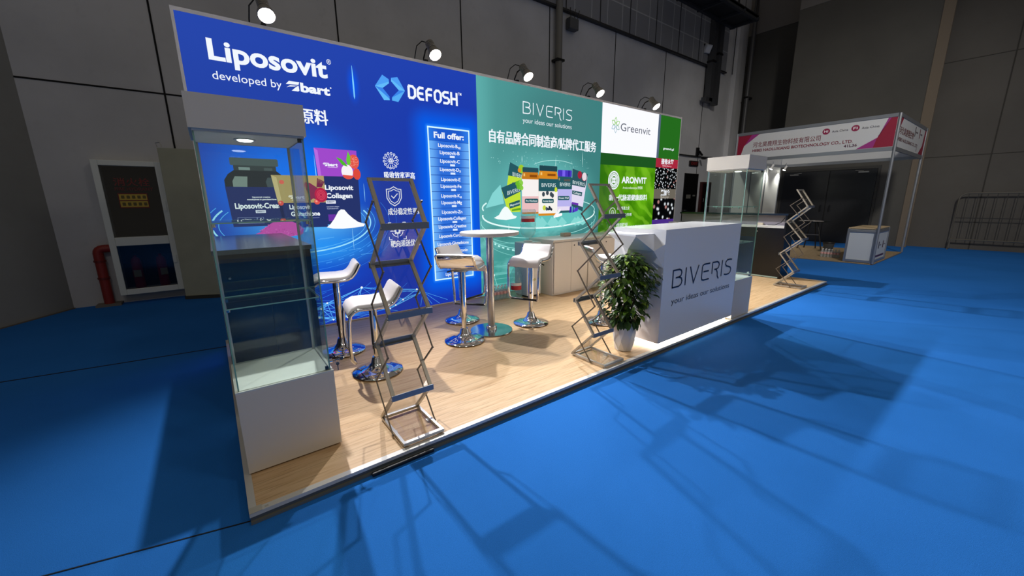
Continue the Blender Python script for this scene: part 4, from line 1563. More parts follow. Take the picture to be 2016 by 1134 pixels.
# ------------------------------------------------------------------ dark cabinet at the left, reception unit at the right
t = thing('dark_cabinet', 'tall charcoal cabinet behind the left glass showcase', 'cabinet', (.29, 1.66, HP))
m = MB().box(.03, .55, 1.02, 2.32, HP, 1.095)
m.build('body', DARKG, t)
MB().box(.022, .558, 1.005, 2.33, 1.095, 1.123).build('top_board', pbr('charcoal_top', '#4A5058', .18), t)
MB().box(.032, .548, 1.014, 1.020, .80, .806).box(.285, .289, 1.0145, 1.020, HP + .02, .80).build('door_gap', BLACKP, t)
MB().lathe([(.006, 0), (.009, .012), (.006, .018)], 10, (.09, 1.02, .95), axis=(0, -1, 0)).build('knob', STEEL, t)

t = thing('reception_unit', 'black reception unit with white inner panel at the right rear', 'reception desk', (7.83, 1.5, HP))
BLK = pbr('satin_black_board', '#0C0E0D', .25)
MB().box(7.653, 7.99, .60, 2.70, HP, .905).build('base_cabinet', BLK, t)
m = MB().box(7.640, 7.99, .60, 2.70, .905, .921).box(7.640, 7.99, .60, 2.70, .928, .944).box(7.65, 7.99, .60, 2.70, .921, .928)
m.build('worktop', WHITE, t)
MB().box(7.70, 7.72, .60, 2.45, .944, 1.115).build('inner_panel', pbr('lilac_white_panel', '#8B8590', .5), t)
MB().box(7.64, 7.99, .565, 2.46, 1.115, 1.145).build('bar_top', pbr('black_top_glass', '#20262A', .12), t)
MB().box(7.645, 7.99, .572, .598, HP, 1.115).build('end_panel', BLK, t)
MB().box(7.651, 7.6535, .60, 2.45, HP + .004, .075).build('plinth_strip', pbr('pale_plinth', '#A8BDB4', .3), t)
MB().lathe([(.008, 0), (.008, .012)], 10, (7.653, 1.0, .84), axis=(-1, 0, 0)).build('lock', CHROME, t)
tag(MB().box(7.652, 7.688, .93, 1.02, .945, .985, bev=.003).build('paper_box', pbr('kraft_pale', '#CFC3B2', .6)), 'small pale box on the reception worktop', 'box')
tag(MB().tube([(7.66, .86, .952), (7.66, .75, .952), (7.66, .66, 1.0), (7.66, .61, 1.08)], .006, 6).build('phone_cable', BLACKP), 'thin black cable rising from the reception worktop', 'cable')
# ------------------------------------------------------------------ white counter with facetted side
t = thing('front_counter', 'glossy white promotion counter with facetted shelf and dark lettering', 'counter', (3.9, .3, HP))
CW = pbr('white_gloss_counter', '#EDEDEE', .12, spec=.5)
CX0, CX1, CY0, CY1, CB, CT = 3.16, 4.610, .012, .555, .097, 1.136
m = MB().box(CX0, CX1, CY0, CY0 + .03, CB, CT).box(CX0, CX0 + .03, CY0 + .03, CY1, CB, CT).box(CX1 - .03, CX1, CY0 + .03, CY1, CB, CT)
m.build('carcass', CW, t)
m = MB().box(CX0, CX1, CY0, CY1, CT, CT + .002)
m.build('countertop', CW, t)
MB().box(CX0 + .03, CX1 - .03, CY0 + .03, CY1, .72, .74).build('inner_shelf', WHITEM, t)
MB().box(CX0 + .09, CX1 - .05, CY0 + .09, CY1 - .04, HP, CB).build('plinth', WHITEM, t)
m = MB().box(CX0 + .06, CX1 - .03, CY0 + .05, CY0 + .062, HP + .004, HP + .016).box(CX0 + .05, CX0 + .062, CY0 + .06, CY1 - .06, HP + .004, HP + .016)
m.build('light_strip', emit('#FFF3E2', 55.0), t)['label'] = 'glowing light strip under the counter'
# facetted wedge and shelf on the left side
A0, Bp, C0, D0 = (CX0, .125, 1.092), (CX0, .012, 1.014), (CX0, .014, .803), (CX0, .175, .774)
E0, F0, E1 = (2.935, .158, 1.086), (2.975, .47, 1.086), (3.02, .54, 1.086)
Gp, Hp_ = (3.085, .071, .955), (2.985, .265, .966)
Kp = (CX0, .54, 1.086)
Jp = (CX0, .42, .84)
m = MB()
vsx = [m.bm.verts.new(p) for p in (A0, Bp, C0, D0, E0, F0, E1, Gp, Hp_, Kp, Jp)]
a0, b0, c0, d0, e0, f0, e1, g0, h0, k0, j0 = vsx
for q in ((a0, e0, g0), (a0, g0, b0), (b0, g0, c0), (g0, d0, c0), (e0, h0, g0), (g0, h0, j0), (g0, j0, d0), (e0, f0, h0), (f0, e1, h0), (h0, e1, k0), (h0, k0, j0)):
    m.bm.faces.new(q)
m.build('facetted_bracket', CW, t)
m = MB()
sp_ = [(CX0, .125), (2.935, .158), (2.975, .47), (3.02, .54), (CX0, .54)]
m.prism(sp_, lambda u, v, tt: (u, v, tt), 1.086, 1.100)
m.build('side_shelf', CW, t)
g = G(lambda u, v, L: (u, CY0 - .0006 - L, v), 0)
biveris(g, 3.315, 4.478, .597, .772, .0145, '#13294A')
g.build('logo', t, 'dark navy thin capital brand name')
g = G(lambda u, v, L: (u, CY0 - .0006 - L, v), 0)
g.text('your ideas our solutions', 3.328, 4.470, .446, .500, '#13294A', -.008)
g.build('lettering', t, 'dark navy slogan')

# ------------------------------------------------------------------ zigzag brochure racks
PV = [(.40, .022), (.17, .252), (.38, .512), (.125, .747), (.345, 1.002), (.11, 1.228), (.27, 1.466)]   # y, z of folds
PB = [(.385, .018), (.045, .018)]
TV = [(.175, .012), (.397, .272), (.150, .502), (.350, .770), (.112, .992), (.325, 1.240), (.185, 1.350)]


def rack(loc, label, rotz=0):
    t = thing('brochure_rack', label, 'brochure rack', loc, rotz, 'zigzag brochure racks')
    hw = .125
    # base frame with its clear sheet
    m = MB()
    for sx in (-1, 1): m.bar((sx * (hw - .008), .40, .016), (sx * (hw - .008), .04, .016), .016, .016)
    m.bar((-hw, .40, .016), (hw, .40, .016), .018, .016).bar((-hw, .045, .016), (hw, .045, .016), .022, .018)
    m.box(-hw, -hw + .03, .20, .23, .0, .008).box(hw - .03, hw, .20, .23, 0, .008).box(-hw, -hw + .03, .05, .08, 0, .008).box(hw - .03, hw, .05, .08, 0, .008)
    bf = m.build('base_frame', ALU, t, world=False)
    MB().box(-hw + .016, hw - .016, .05, .39, .012, .015).build('clear_sheet', ACRYL, bf, world=False)
    for i in range(6):
        a, b = Vector((0, *PV[i])), Vector((0, *PV[i + 1]))
        d = (b - a).normalized()
        n_ = Vector((0, -d.z, d.y))
        m = MB()
        P = []
        for p in (a + d * .01, b - d * .01):
            for xx in (-hw + .012, hw - .012):
                for s_ in (-1, 1): P.append(p + Vector((xx, 0, 0)) + n_ * (s_ * .0015))
        m.hexa(P)
        sh = m.build('clear_panel', ACRYL, t, world=False)
        for sx in (-1, 1):
            o_ = Vector((sx * (hw - .009), 0, 0))
            MB().bar(a + o_, b + o_, .020, .017).build('side_rail', RACKM, sh, world=False)
        if i == 5: MB().bar(b + Vector((-hw, 0, 0)), b + Vector((hw, 0, 0)), .016, .016).build('top_rail', RACKM, sh, world=False)
    for i in range(1, 6):
        y, z = PV[i]
        fwd = -1 if i % 2 else 1
        m = MB()
        m.box(-hw - .004, hw + .004, y - .012, y + .012, z - .022, z - .014)
        m.bar((-hw - .004, y + fwd * .013, z - .005), (hw + .004, y + fwd * .013, z - .005), .006, .034)
        m.build('ledge', RACKD, t, world=False)
    for sx in (-1, 1):
        pts = [(sx * (hw + .010), y, z) for y, z in TV]
        m = MB()
        for p, q in zip(pts, pts[1:]): m.bar(p, q, .010, .006, up=(1, 0, 0))
        for p in pts: m.lathe([(.006, -.005), (.006, .005)], 8, p, axis=(1, 0, 0))
        m.build('scissor_link', pbr('dark_link_metal', '#6E6457', .4, .3), t, world=False)
    return t


r1 = rack((.855, 0, HP), 'zigzag brochure rack nearest the camera, beside the left showcase')
dup(r1, (2.565, 0, HP), 0, 'zigzag brochure rack in front of the green potted plant')
dup(r1, (7.12, .02, HP), 0, 'zigzag brochure rack at the far right end of the platform')

# ------------------------------------------------------------------ bar stools and table
def stool(loc, rotz, hs, label):
    """front faces local +x, hs = height of the seat pad's low point above platform"""
    t = thing('bar_stool', label, 'bar stool', loc, rotz, 'white bar stools')
    MB().lathe([(0, .004), (.19, .004), (.197, .008), (.192, .016), (.13, .030), (.075, .050), (.048, .080), (.038, .120), (.034, .125), (.034, .13)], 48).build('base', CHROME, t, world=False, smooth=True, angle=60)
    zc = max(.20, hs - .45)
    MB().tube([(0, 0, .11), (0, 0, zc + .02)], .023, 24).build('gas_lift', CHROME, t, world=False, smooth=True)
    MB().tube([(0, 0, zc), (0, 0, hs - .03)], .030, 24).build('column', CHROME, t, world=False, smooth=True)
    # seat profile (x, dz)
    prof = [(.185, -.075), (.182, -.045), (.165, -.018), (.13, -.002), (.06, -.004), (-.02, -.006), (-.09, .0), (-.13, .018), (-.165, .055), (-.195, .105), (-.205, .128)]
    prof = [(x * .95, z) for x, z in prof]
    hw = .173
    m = MB()
    T = .031
    n = len(prof)
    rows = []
    for i, (x, z) in enumerate(prof):
        a = Vector(prof[max(i - 1, 0)])
        b = Vector(prof[min(i + 1, n - 1)])
        d = (b - a).normalized()
        nn = Vector((d.y, -d.x))
        if nn.y < 0 and abs(nn.y) > .3: nn = -nn
        if i == 0: nn = Vector((1, .1)).normalized()
        if i >= n - 3: nn = Vector((.85, .5)).normalized()
        row = []
        edge = .6 if i in (0, n - 1) else 1.0
        for fy, ft in ((-1, .25), (-.97, .75), (-.9, 1.0), (0, 1.08), (.9, 1.0), (.97, .75), (1, .25), (1, 0), (-1, 0)):
            q = Vector((x, z)) + nn * (T * ft * edge)
            row.append(m.bm.verts.new((q.x, fy * hw, hs + q.y)))
        rows.append(row)
    for r0, r1_ in zip(rows, rows[1:]):
        k = len(r0)
        for j in range(k): m.bm.faces.new((r0[j], r0[(j + 1) % k], r1_[(j + 1) % k], r1_[j]))
    m.bm.faces.new(rows[0])
    m.bm.faces.new(rows[-1][::-1])
    m.build('seat_pad', PADW, t, world=False, smooth=True, angle=50)
    # chrome tray under the pad
    m = MB()
    rows = []
    for x, z in prof[2:]:
        rows.append([m.bm.verts.new((x, -hw + .006, hs + z - .003)), m.bm.verts.new((x, hw - .006, hs + z - .003)), m.bm.verts.new((x - .004, hw - .006, hs + z - .012)), m.bm.verts.new((x - .004, -hw + .006, hs + z - .012))])
    for r0, r1_ in zip(rows, rows[1:]):
        for j in range(4): m.bm.faces.new((r0[j], r0[(j + 1) % 4], r1_[(j + 1) % 4], r1_[j]))
    m.bm.faces.new(rows[0])
    m.bm.faces.new(rows[-1][::-1])
    m.box(-.07, .07, -.06, .06, hs - .045, hs - .014)
    m.build('seat_shell', CHROME, t, world=False, smooth=True)
    # side rails running into the footrest loop
    zf = hs - .42
    for sy in (-1, 1):
        y = sy * (hw + .005)
        pts = [(x, y, hs + z - .006) for x, z in prof[::-1][:-3]] + [(.158, y, hs - .020), (.186, y, hs - .048), (.198, y, hs - .10), (.208, y * .97, zf + .14), (.202, y * .94, zf + .03), (.18, y * .88, zf)]
        MB().tube(pts, .013, 12).build('side_rail', CHROME, t, world=False, smooth=True, angle=70)
    y = (hw + .005) * .88
    MB().tube([(.18, -y, zf), (.18, y, zf)], .0115, 10).build('footrest_bar', BLACKP, t, world=False)
    MB().tube([(0, .02, hs - .04), (.01, .11, hs - .05), (.015, .16, hs - .065)], [.005, .005, .008], 8).build('lever', BLACKP, t, world=False)
    return t


R = math.radians
stool((.965, 1.150, HP), R(172), .585, 'low white bar stool beside the nearest zigzag rack')
stool((.86, 1.80, HP), R(170), .70, 'white bar stool partly behind the left showcase, nearest the blue wall')
stool((1.887, 1.327, HP), R(40), .745, 'white bar stool seen from behind, left of the table')
stool((2.215, 1.935, HP), R(-72), .72, 'white bar stool tucked behind the round table')
stool((2.77, 1.36, HP), R(206), .735, 'white bar stool right of the round table facing it')
stool((3.43, .90, HP), R(-30), .72, 'white bar stool half hidden behind the potted plant')

t = thing('bar_table', 'round white topped bar table on a steel column', 'table', (2.275, 1.425, HP))
TABW = pbr('table_white', '#CBC7C2', .4)
MB().lathe([(0, 1.012), (.29, 1.012), (.298, 1.016), (.300, 1.026), (.300, 1.040), (.297, 1.046), (0, 1.046)], 64).build('table_top', TABW, t, world=False, smooth=True)
MB().tube([(0, 0, .02), (0, 0, 1.012)], .037, 32).build('column', STEEL, t, world=False, smooth=True)
MB().lathe([(0, 0), (.222, 0), (.225, .004), (.222, .010), (.06, .016), (.055, .05), (.038, .06), (0, .06)], 64).build('base_plate', pbr('polished_steel', '#C4C6C8', .14, 1.0), t, world=False, smooth=True)
MB().box(-.10, .10, -.10, .10, 1.002, 1.012).build('top_plate', BLACKM, t, world=False)

# ------------------------------------------------------------------ back row: cooler, bottles, cabinets
def water_bottle_big(t, x, y, z, r, h, inverted, lab_c='#B4262C'):
    BL = clear('water_clear', (.84, .94, .94, 1), 1.4, .03, 1.6, (.10, (.75, .9, .92, 1)))
    if inverted:
        prof = [(.02, 0), (.028, .02), (.03, .03), (r * .55, .045), (r * .85, .085), (r, .13), (r * .97, .145), (r, .16), (r * .97, .18), (r, .20), (r, h * .55), (r * .97, h * .56), (r, h * .58), (r, h * .8), (r * .97, h * .81), (r, h * .83), (r, h - .02), (r * .9, h), (0, h)]
    else:
        prof = [(0, 0), (r * .9, 0), (r, .02)] + [(r * (1 if i % 2 else .965), .03 + (h * .62) * i / 9) for i in range(10)] + [(r * .9, h * .72), (r * .6, h * .86), (.032, h * .92), (.03, h * .97)]
    MB().lathe(prof, 32, (x, y, z)).build('bottle_body', BL, t, smooth=True)
    if inverted:
        m = MB().lathe([(r + .002, h * .60), (r + .002, h * .79)], 32, (x, y, z))
        lz0, lz1 = h * .60, h * .79
    else:
        lz0, lz1 = h * .26, h * .48
        m = MB().lathe([(r + .002, lz0), (r + .002, lz1)], 32, (x, y, z))
        MB().lathe([(.034, 0), (.034, .03), (.03, .034), (0, .034)], 20, (x, y, z + h * .95)).build('cap', pbr('red_cap', '#A8282A', .4), t, smooth=True)
    m.bm.free()
    a0 = math.atan2(-1.9 - y, .04 - x)
    m = MB()
    def band(z0, z1, mi, half=.95):
        N = 12
        for k in range(N):
            A1 = a0 - half + 2 * half * k / N
            A2 = a0 - half + 2 * half * (k + 1) / N
            q = [(x + (r + .0025) * math.cos(A), y + (r + .0025) * math.sin(A), z + zz) for A, zz in ((A1, z0), (A2, z0), (A2, z1), (A1, z1))]
            m.face(q, mi)
    band(lz0, lz0 + (lz1 - lz0) * .58, 0)
    band(lz0 + (lz1 - lz0) * .60, lz1, 1)
    m.build('label_band', [pbr('label_red', lab_c, .4), pbr('label_white', '#E3DEDA', .4)], t)


t = thing('water_cooler', 'white floor water cooler beside the white cabinets', 'water cooler', (3.60, 2.42, HP))
COOL = pbr('cooler_white', '#E4E2DC', .35)
COOLS = pbr('cooler_grey_side', '#A9B1BC', .4)
MB().box(3.475, 3.735, 2.28, 2.56, HP + .02, .825, bev=.012).build('body', COOL, t)
MB().box(3.47, 3.4755, 2.285, 2.555, HP + .03, .815).build('side_panel', COOLS, t)
MB().box(3.49, 3.72, 2.268, 2.28, .66, .81).build('control_panel', pbr('cooler_panel', '#CFCBC2', .4), t)
MB().box(3.585, 3.615, 2.240, 2.268, .715, .775).build('tap', BLACKP, t)
MB().box(3.50, 3.715, 2.272, 2.281, .12, .52).build('door', COOL, t, bevel=.004)
MB().lathe([(.018, 0), (.018, .006)], 16, (3.605, 2.272, .30), axis=(0, -1, 0)).build('badge', pbr('olive_badge', '#B4B06A', .4), t)
MB().lathe([(.06, 0), (.065, .015), (.05, .022)], 24, (3.605, 2.42, .825)).build('collar', COOL, t, smooth=True)
MB().box(3.49, 3.72, 2.29, 2.55, HP, HP + .02).build('foot', BLACKP, t)
t = thing('water_bottle', 'large inverted water bottle with red label on top of the cooler', 'water bottle', (3.605, 2.42, .840), group='large water bottles')
water_bottle_big(t, 3.605, 2.42, .848, .112, .43, True)
t = thing('water_bottle', 'large upright water bottle on the floor left of the cooler', 'water bottle', (3.385, 2.42, HP), group='large water bottles')
water_bottle_big(t, 3.385, 2.42, HP, .090, .46, False)

# shrink-wrapped pack: small bottles as individuals
b0 = thing('small_water_bottle', 'small clear water bottle in the pack left of the floor-standing big bottle', 'bottle', (3.03, 2.46, HP), group='small water bottles in the pack by the teal wall')
MB().lathe([(0, 0), (.026, 0), (.028, .01), (.028, .06), (.026, .065), (.028, .07), (.028, .12), (.012, .16), (.011, .175)], 14).build('bottle_body', clear('pet_clear', (.85, .9, .9, 1), 1.4, .05, 1.5, (.2, (.85, .85, .88, 1))), b0, world=False, smooth=True)
MB().lathe([(.013, .172), (.013, .188), (0, .188)], 12).build('cap', pbr('white_cap', '#E8E8E8', .4), b0, world=False)
MB().lathe([(.0285, .072), (.0285, .112)], 14).build('label_band', pbr('pink_label', '#D9A8A6', .5), b0, world=False)
for r in range(2):
    for k in range(5):
        if r == 0 and k == 0: continue
        dup(b0, (3.03 + .060 * k, 2.46 + .060 * r, HP))

CABM = pbr('cabinet_cream', '#E6E0D8', .45)
CABG = pbr('cabinet_gap', '#6A655F', .7)
cab_lab = ['white low cabinet next to the water cooler', 'white low cabinet to the right of the cooler-side cabinet', 'white low cabinet mostly hidden behind the front counter']
for i in range(3):
    x0 = 3.825 + .715 * i
    x1 = x0 + .712
    t = thing('low_cabinet', cab_lab[i], 'cabinet', ((x0 + x1) / 2, 2.4, HP), group='white low cabinets along the back wall')
    MB().box(x0, x1, 2.135, 2.66, HP, .832).build('body', CABM, t)
    MB().box(x0 - .002, x1 + .0015, 2.115, 2.665, .832, .850).build('top_board', CABM, t)
    MB().box(x0 + .012, x1 - .012, 2.1325, 2.1352, HP + .028, .812).build('door_gap', CABG, t)
    for k in range(2):
        a = x0 + .015 + k * .343
        dd = MB().box(a, a + .339, 2.116, 2.1325, HP + .030, .810).build('door', CABM, t, bevel=.001)
        if k == 1: MB().lathe([(.010, 0), (.010, .004)], 12, (a + .05, 2.116, .755), axis=(0, -1, 0)).build('lock', BLACKM, dd)
tag(MB().box(4.34, 4.50, 2.44, 2.53, .850, .905, bev=.012).build('tissue_box', pbr('tan_card', '#BBA995', .6)), 'small tan box lying on the white cabinet top', 'box')

# ------------------------------------------------------------------ potted plant
t = thing('potted_plant', 'leafy green ficus in a facetted white pot beside the counter', 'plant', (2.925, .215, HP))
m = MB()
n = 8
rings = []
for (r, z, ph) in ((.078, 0, 0), (.100, .10, .5), (.114, .268, 0), (.100, .268, 0), (.095, .24, 0)):
    rings.append([m.bm.verts.new((r * math.cos(2 * PI * (k + ph) / n), r * math.sin(2 * PI * (k + ph) / n), z)) for k in range(n)])
for i, (a, b) in enumerate(zip(rings, rings[1:])):
    for k in range(n):
        k2 = (k + 1) % n
        if i == 0:
            m.bm.faces.new((a[k], a[k2], b[k])); m.bm.faces.new((a[k2], b[k2], b[k]))
        elif i == 1:
            m.bm.faces.new((a[k], b[k2], b[k])); m.bm.faces.new((a[k], a[k2], b[k2]))
        else:
            m.bm.faces.new((a[k], a[k2], b[k2], b[k]))
m.bm.faces.new(rings[0][::-1])
m.build('pot', pbr('white_pot', '#DAD9D6', .3), t, world=False)
MB().lathe([(0, .238), (.092, .238), (.09, .245), (0, .248)], 8).build('soil', pbr('dark_soil', '#1C1612', .9), t, world=False)
rnd = random.Random(11)
st = MB()
for k in range(9):
    a = 2 * PI * k / 9
    st.tube([(.03 * math.cos(a), .03 * math.sin(a), .24), (.06 * math.cos(a), .06 * math.sin(a), .42), (.16 * math.cos(a + .3), .16 * math.sin(a + .3), .60 + .05 * (k % 3))], [.007, .006, .003], 6)
st.build('stem', pbr('brown_stem', '#4A3A28', .7), t, world=False)
lf = MB()


def leaf(m, c, direc, up, ln, wd, mi):
    d = Vector(direc).normalized()
    u = Vector(up)
    s_ = d.cross(u)
    if s_.length < .05: s_ = d.orthogonal()
    s_.normalize()
    u = s_.cross(d).normalized()
    c = Vector(c)
    L_0 = [c]
    for f, w_, dr in ((.25, .42, .015), (.55, .5, .0), (.8, .30, -.05)):
        p = c + d * (ln * f) + u * (ln * dr)
        L_0.append((p - s_ * (wd * w_) + u * (wd * .12), p, p + s_ * (wd * w_) + u * (wd * .12)))
    tip = c + d * ln - u * (ln * .16)
    v0 = m.bm.verts.new(c)
    rows = [[m.bm.verts.new(q) for q in r] for r in L_0[1:]]
    vt = m.bm.verts.new(tip)
    fs = [(v0, rows[0][1], rows[0][0]), (v0, rows[0][2], rows[0][1])]
    for a, b in zip(rows, rows[1:]):
        fs += [(a[0], a[1], b[1], b[0]), (a[1], a[2], b[2], b[1])]
    fs += [(rows[-1][0], rows[-1][1], vt), (rows[-1][1], rows[-1][2], vt)]
    for f in fs:
        q = m.bm.faces.new(f)
        q.material_index = mi


for k in range(860):
    a = rnd.random() * 2 * PI
    zz = rnd.random() ** .85
    z = .30 + .58 * zz
    rmax = .215 * math.sin(PI * min(1, .12 + .80 * zz)) ** .7
    rr = rmax * (.08 + .92 * rnd.random() ** .6) * 1.05
    lump = 1 + .20 * math.sin(3 * a + 7 * zz)
    c = (rr * lump * math.cos(a), rr * lump * math.sin(a), z)
    d = (math.cos(a) * .8 + rnd.uniform(-.5, .5), math.sin(a) * .8 + rnd.uniform(-.5, .5), -.35 + rnd.uniform(-.6, .55))
    leaf(lf, c, d, (0, 0, 1), rnd.uniform(.055, .095), rnd.uniform(.030, .046), rnd.choice((0, 0, 0, 1, 1, 2)))
for k in range(46):
    a = rnd.random() * 2 * PI
    c = (.11 * math.cos(a), .11 * math.sin(a), .30 - .02 * rnd.random())
    leaf(lf, c, (math.cos(a) * .5, math.sin(a) * .5, -1), (0, 0, 1), rnd.uniform(.06, .09), .036, rnd.choice((0, 1)))
lf.build('foliage', [pbr('leaf_dark', '#2C4718', .42, spec=.3), pbr('leaf_mid', '#47661F', .42, spec=.3), pbr('leaf_light', '#77922F', .45, spec=.3)], t, world=False, smooth=True, angle=80, fix=False)

# ------------------------------------------------------------------ second booth at the right
t = thing('booth_platform', 'low oak floor of the second booth on the blue carpet', 'platform', (12.5, 1.5, 0))
MB().box(11.0, 14.0, 0, 3.0, 0.001, .025).build('deck', wood_mat('pale_oak_laminate', '#AE9878', '#9E8868', '#84705A'), t)
MB().box(10.99, 14.01, -.01, 3.01, .0005, .010).build('edge', pbr('booth_edge', '#6F6C66', .5, .4), t)

booth = thing('shell_booth', 'white aluminium shell booth with red printed fascia before the doors', 'booth', (12.5, 1.5, .025))
BPOST = pbr('booth_aluminium', '#9EA2A8', .35, .7)
BWHITE = pbr('booth_white_panel', '#C9CACA', .5)
for (x, y) in ((11.0, 0.0), (14.0, 0.0), (14.0, 3.0), (11.0, 3.0)):
    MB().lathe([(.026, .0), (.026, 2.97)], 8, (x, y, .025)).build('post', BPOST, booth)


def beam(name, a, b):
    d = Vector(b) - Vector(a)
    m = MB()
    for z0, z1 in ((2.30, 2.375), (2.935, 3.0)):
        m.bar(Vector(a) + Vector((0, 0, (z0 + z1) / 2)), Vector(b) + Vector((0, 0, (z0 + z1) / 2)), .03, z1 - z0)
    o = m.build('beam', BPOST, booth)
    m = MB().bar(Vector(a) + Vector((0, 0, 2.655)), Vector(b) + Vector((0, 0, 2.655)), .010, .56)
    p = m.build('fascia_panel', BWHITE, booth)
    return o, p


e = .026
beam('front', (11.0, e, 0), (11.0, 3 - e, 0))
beam('side', (11 + e, 0, 0), (14 - e, 0, 0))
beam('back', (14.0, e, 0), (14.0, 3 - e, 0))
beam('far', (11 + e, 3.0, 0), (14 - e, 3.0, 0))
m = MB().box(11.03, 13.97, 2.99, 3.01, .03, 2.30)
m.build('wall_panel', pbr('booth_wall_white', '#D4D6D2', .5), booth)
m = MB()
for xx in (11.99, 12.98): m.box(xx - .02, xx + .02, 2.975, 3.0, .03, 2.30)
m.build('wall_upright', BPOST, booth)
RD, RM = '#8E1735', '#9A2F7C'
g = G(lambda u, v, L: (10.9944 - L, u, v), 0)
g.poly([(2.97, 2.93), (2.488, 2.93), (2.816, 2.685), (2.90, 2.38), (2.97, 2.38)], RD, 1)
g.poly([(2.66, 2.93), (2.488, 2.93), (2.816, 2.685), (2.74, 2.80)], RM, 2)
g.build('fascia_artwork', booth, 'crimson corner shape at the left of the front fascia')
g = G(lambda u, v, L: (10.9944 - L, u, v), 0)
g.poly([(.165, 2.93), (.03, 2.93), (.03, 2.38), (.60, 2.38), (.279, 2.578)], RD, 1)
g.poly([(.165, 2.93), (.12, 2.93), (.28, 2.60), (.279, 2.578)], RM, 2)
g.poly([(.60, 2.38), (.33, 2.38), (.29, 2.57)], RM, 2)
g.build('fascia_artwork', booth, 'crimson corner shape at the right of the front fascia')


def flipped(fn):
    return lambda u, v, L: fn(-u, v, L)


gm = flipped(lambda u, v, L: (10.9944 - L, u, v))
g = G(gm, 0)
g.text('河北昊鹿翔生物科技有限公司', -2.612, -1.236, 2.635, 2.725, '#7E3A44', .006)
g.build('lettering', booth, 'crimson company name in Chinese')
g = G(gm, 0)
g.text('HEBEI HAOLUXIANG BIOTECHNOLOGY CO., LTD.', -2.61, -.668, 2.520, 2.583, '#7E2036', .022)
g.build('lettering', booth, 'crimson company name in capitals')
g = G(gm, 0)
g.text('41L36', -.808, -.588, 2.437, 2.492, '#5A3148', .02)
g.build('lettering', booth, 'small purple stand number')
g = G(gm, 0)
g.text('Asia China', -1.052, -.775, 2.772, 2.812, '#4E4A56', .006)
g.build('lettering', booth, 'grey words beside the left emblem')
g = G(gm, 0)
g.text('Asia China', -.558, -.282, 2.774, 2.816, '#4E4A56', .006)
g.build('lettering', booth, 'grey words beside the right emblem')
for cu_, tx in ((-1.155, 'Hi'), (-.659, 'Fi')):
    g = G(gm, 0)
    g.ell(cu_, 2.806, .067, .062, '#8E1C46', 2)
    g.text(tx, cu_ - .036, cu_ + .036, 2.782, 2.832, '#EDE6E8', .02, 4)
    g.build('logo', booth, 'round crimson emblem reading ' + tx)
g = G(lambda u, v, L: (u, -.0056 - L, v), 0)
g.poly([(11.03, 2.93), (11.32, 2.93), (11.05, 2.68), (11.03, 2.5)], RD, 1)
g.build('fascia_artwork', booth, 'crimson corner shape at the left of the side fascia')
g = G(lambda u, v, L: (u, -.0056 - L, v), 0)
g.poly([(13.82, 2.93), (13.97, 2.93), (13.97, 2.38), (13.42, 2.38), (13.745, 2.574)], RD, 1)
g.build('fascia_artwork', booth, 'crimson corner shape at the right of the side fascia')
g = G(lambda u, v, L: (u, -.0056 - L, v), 0)
g.text('河北昊鹿翔生物', 11.12, 12.58, 2.64, 2.745, '#7A4440', .006)
g.build('lettering', booth, 'brown Chinese company name on the side fascia')
g = G(lambda u, v, L: (u, -.0056 - L, v), 0)
g.text('HEBEI HAOLUXIANG CO., LTD.', 11.12, 13.2, 2.50, 2.565, '#6E3A3C', .01)
g.build('lettering', booth, 'brown company name in capitals on the side fascia')
g = G(lambda u, v, L: (u, -.0056 - L, v), 0)
for uu, c in ((12.68, '#3A2A36'), (13.22, '#7A1C2C')):
    g.rect(uu - .03, 2.70, uu + .03, 2.90, c, 2)
    g.rect(uu + .08, 2.78, uu + .30, 2.81, '#6A6068', 2)
g.ring(13.15, 2.45, .03, .03, .012, '#6A6068', 2, 12)
g.build('logo', booth, 'small dark emblem on the side fascia')

bsl = ['booth spotlight on the left, lighting the white wall panel', 'booth spotlight on the right, in front of the wall panel edge']
for i, (xx, yy) in enumerate(((13.05, 2.86), (13.95, 2.83))):
    t = thing('booth_spotlight', bsl[i], 'spotlight', (xx, yy, 2.30), group='spotlights in the second booth')
    d = Vector((-.25, .35, -.9)).normalized()
    p = Vector((xx - .03, yy + .03, 2.22))
    MB().lathe([(.028, -.13), (.028, -.03), (.045, 0), (.042, .004)], 16, tuple(p), axis=d).build('lamp_body', WHITEM, t, smooth=True)
    MB().lathe([(0, 0), (.040, 0), (.036, .012), (0, .016)], 16, tuple(p), axis=d).build('lamp_lens', emit('#FFFCEF', 16.0), t)['label'] = 'glowing lens'
    MB().tube([(xx, yy, 2.42), (xx, yy, 2.34), tuple(p - d * .10)], .010, 8).build('arm', BPOST, t)
    spot_energy('booth_spot_beam', p + d * .03, (-.15, .12, -1), 34, 110, .8, (1, .98, .90), .04)

t = thing('booth_counter', 'grey white info counter at the corner of the second booth', 'counter', (11.6, .25, .025))
m = MB().box(11.045, 12.15, .035, .475, .03, .73)
m.build('body', pbr('counter_panel', '#BFC4C8', .5), t)
m = MB()
for x, y in ((11.04, .03), (11.04, .48), (12.155, .03), (12.155, .48)): m.box(x - .02, x + .02, y - .02, y + .02, .025, .745)
for z in (.06, .70):
    m.box(11.025, 11.05, .05, .46, z - .025, z + .025).box(11.06, 12.135, .015, .04, z - .025, z + .025)
m.build('frame', BPOST, t)
MB().box(11.03, 12.165, .02, .49, .745, .765).build('counter_top', pbr('birch_top', '#C4AC86', .45), t)
g = G(lambda u, v, L: (u, .0345 - L, v), 0)
for uu, c in ((11.50, '#33253A'), (11.88, '#4A1C2C')):
    g.rect(uu - .035, .31, uu + .035, .46, c, 1)
    g.rect(uu + .07, .37, uu + .22, .39, '#5E5A66', 1)
g.rect(11.20, .125, 12.10, .17, '#4B2440', 1)
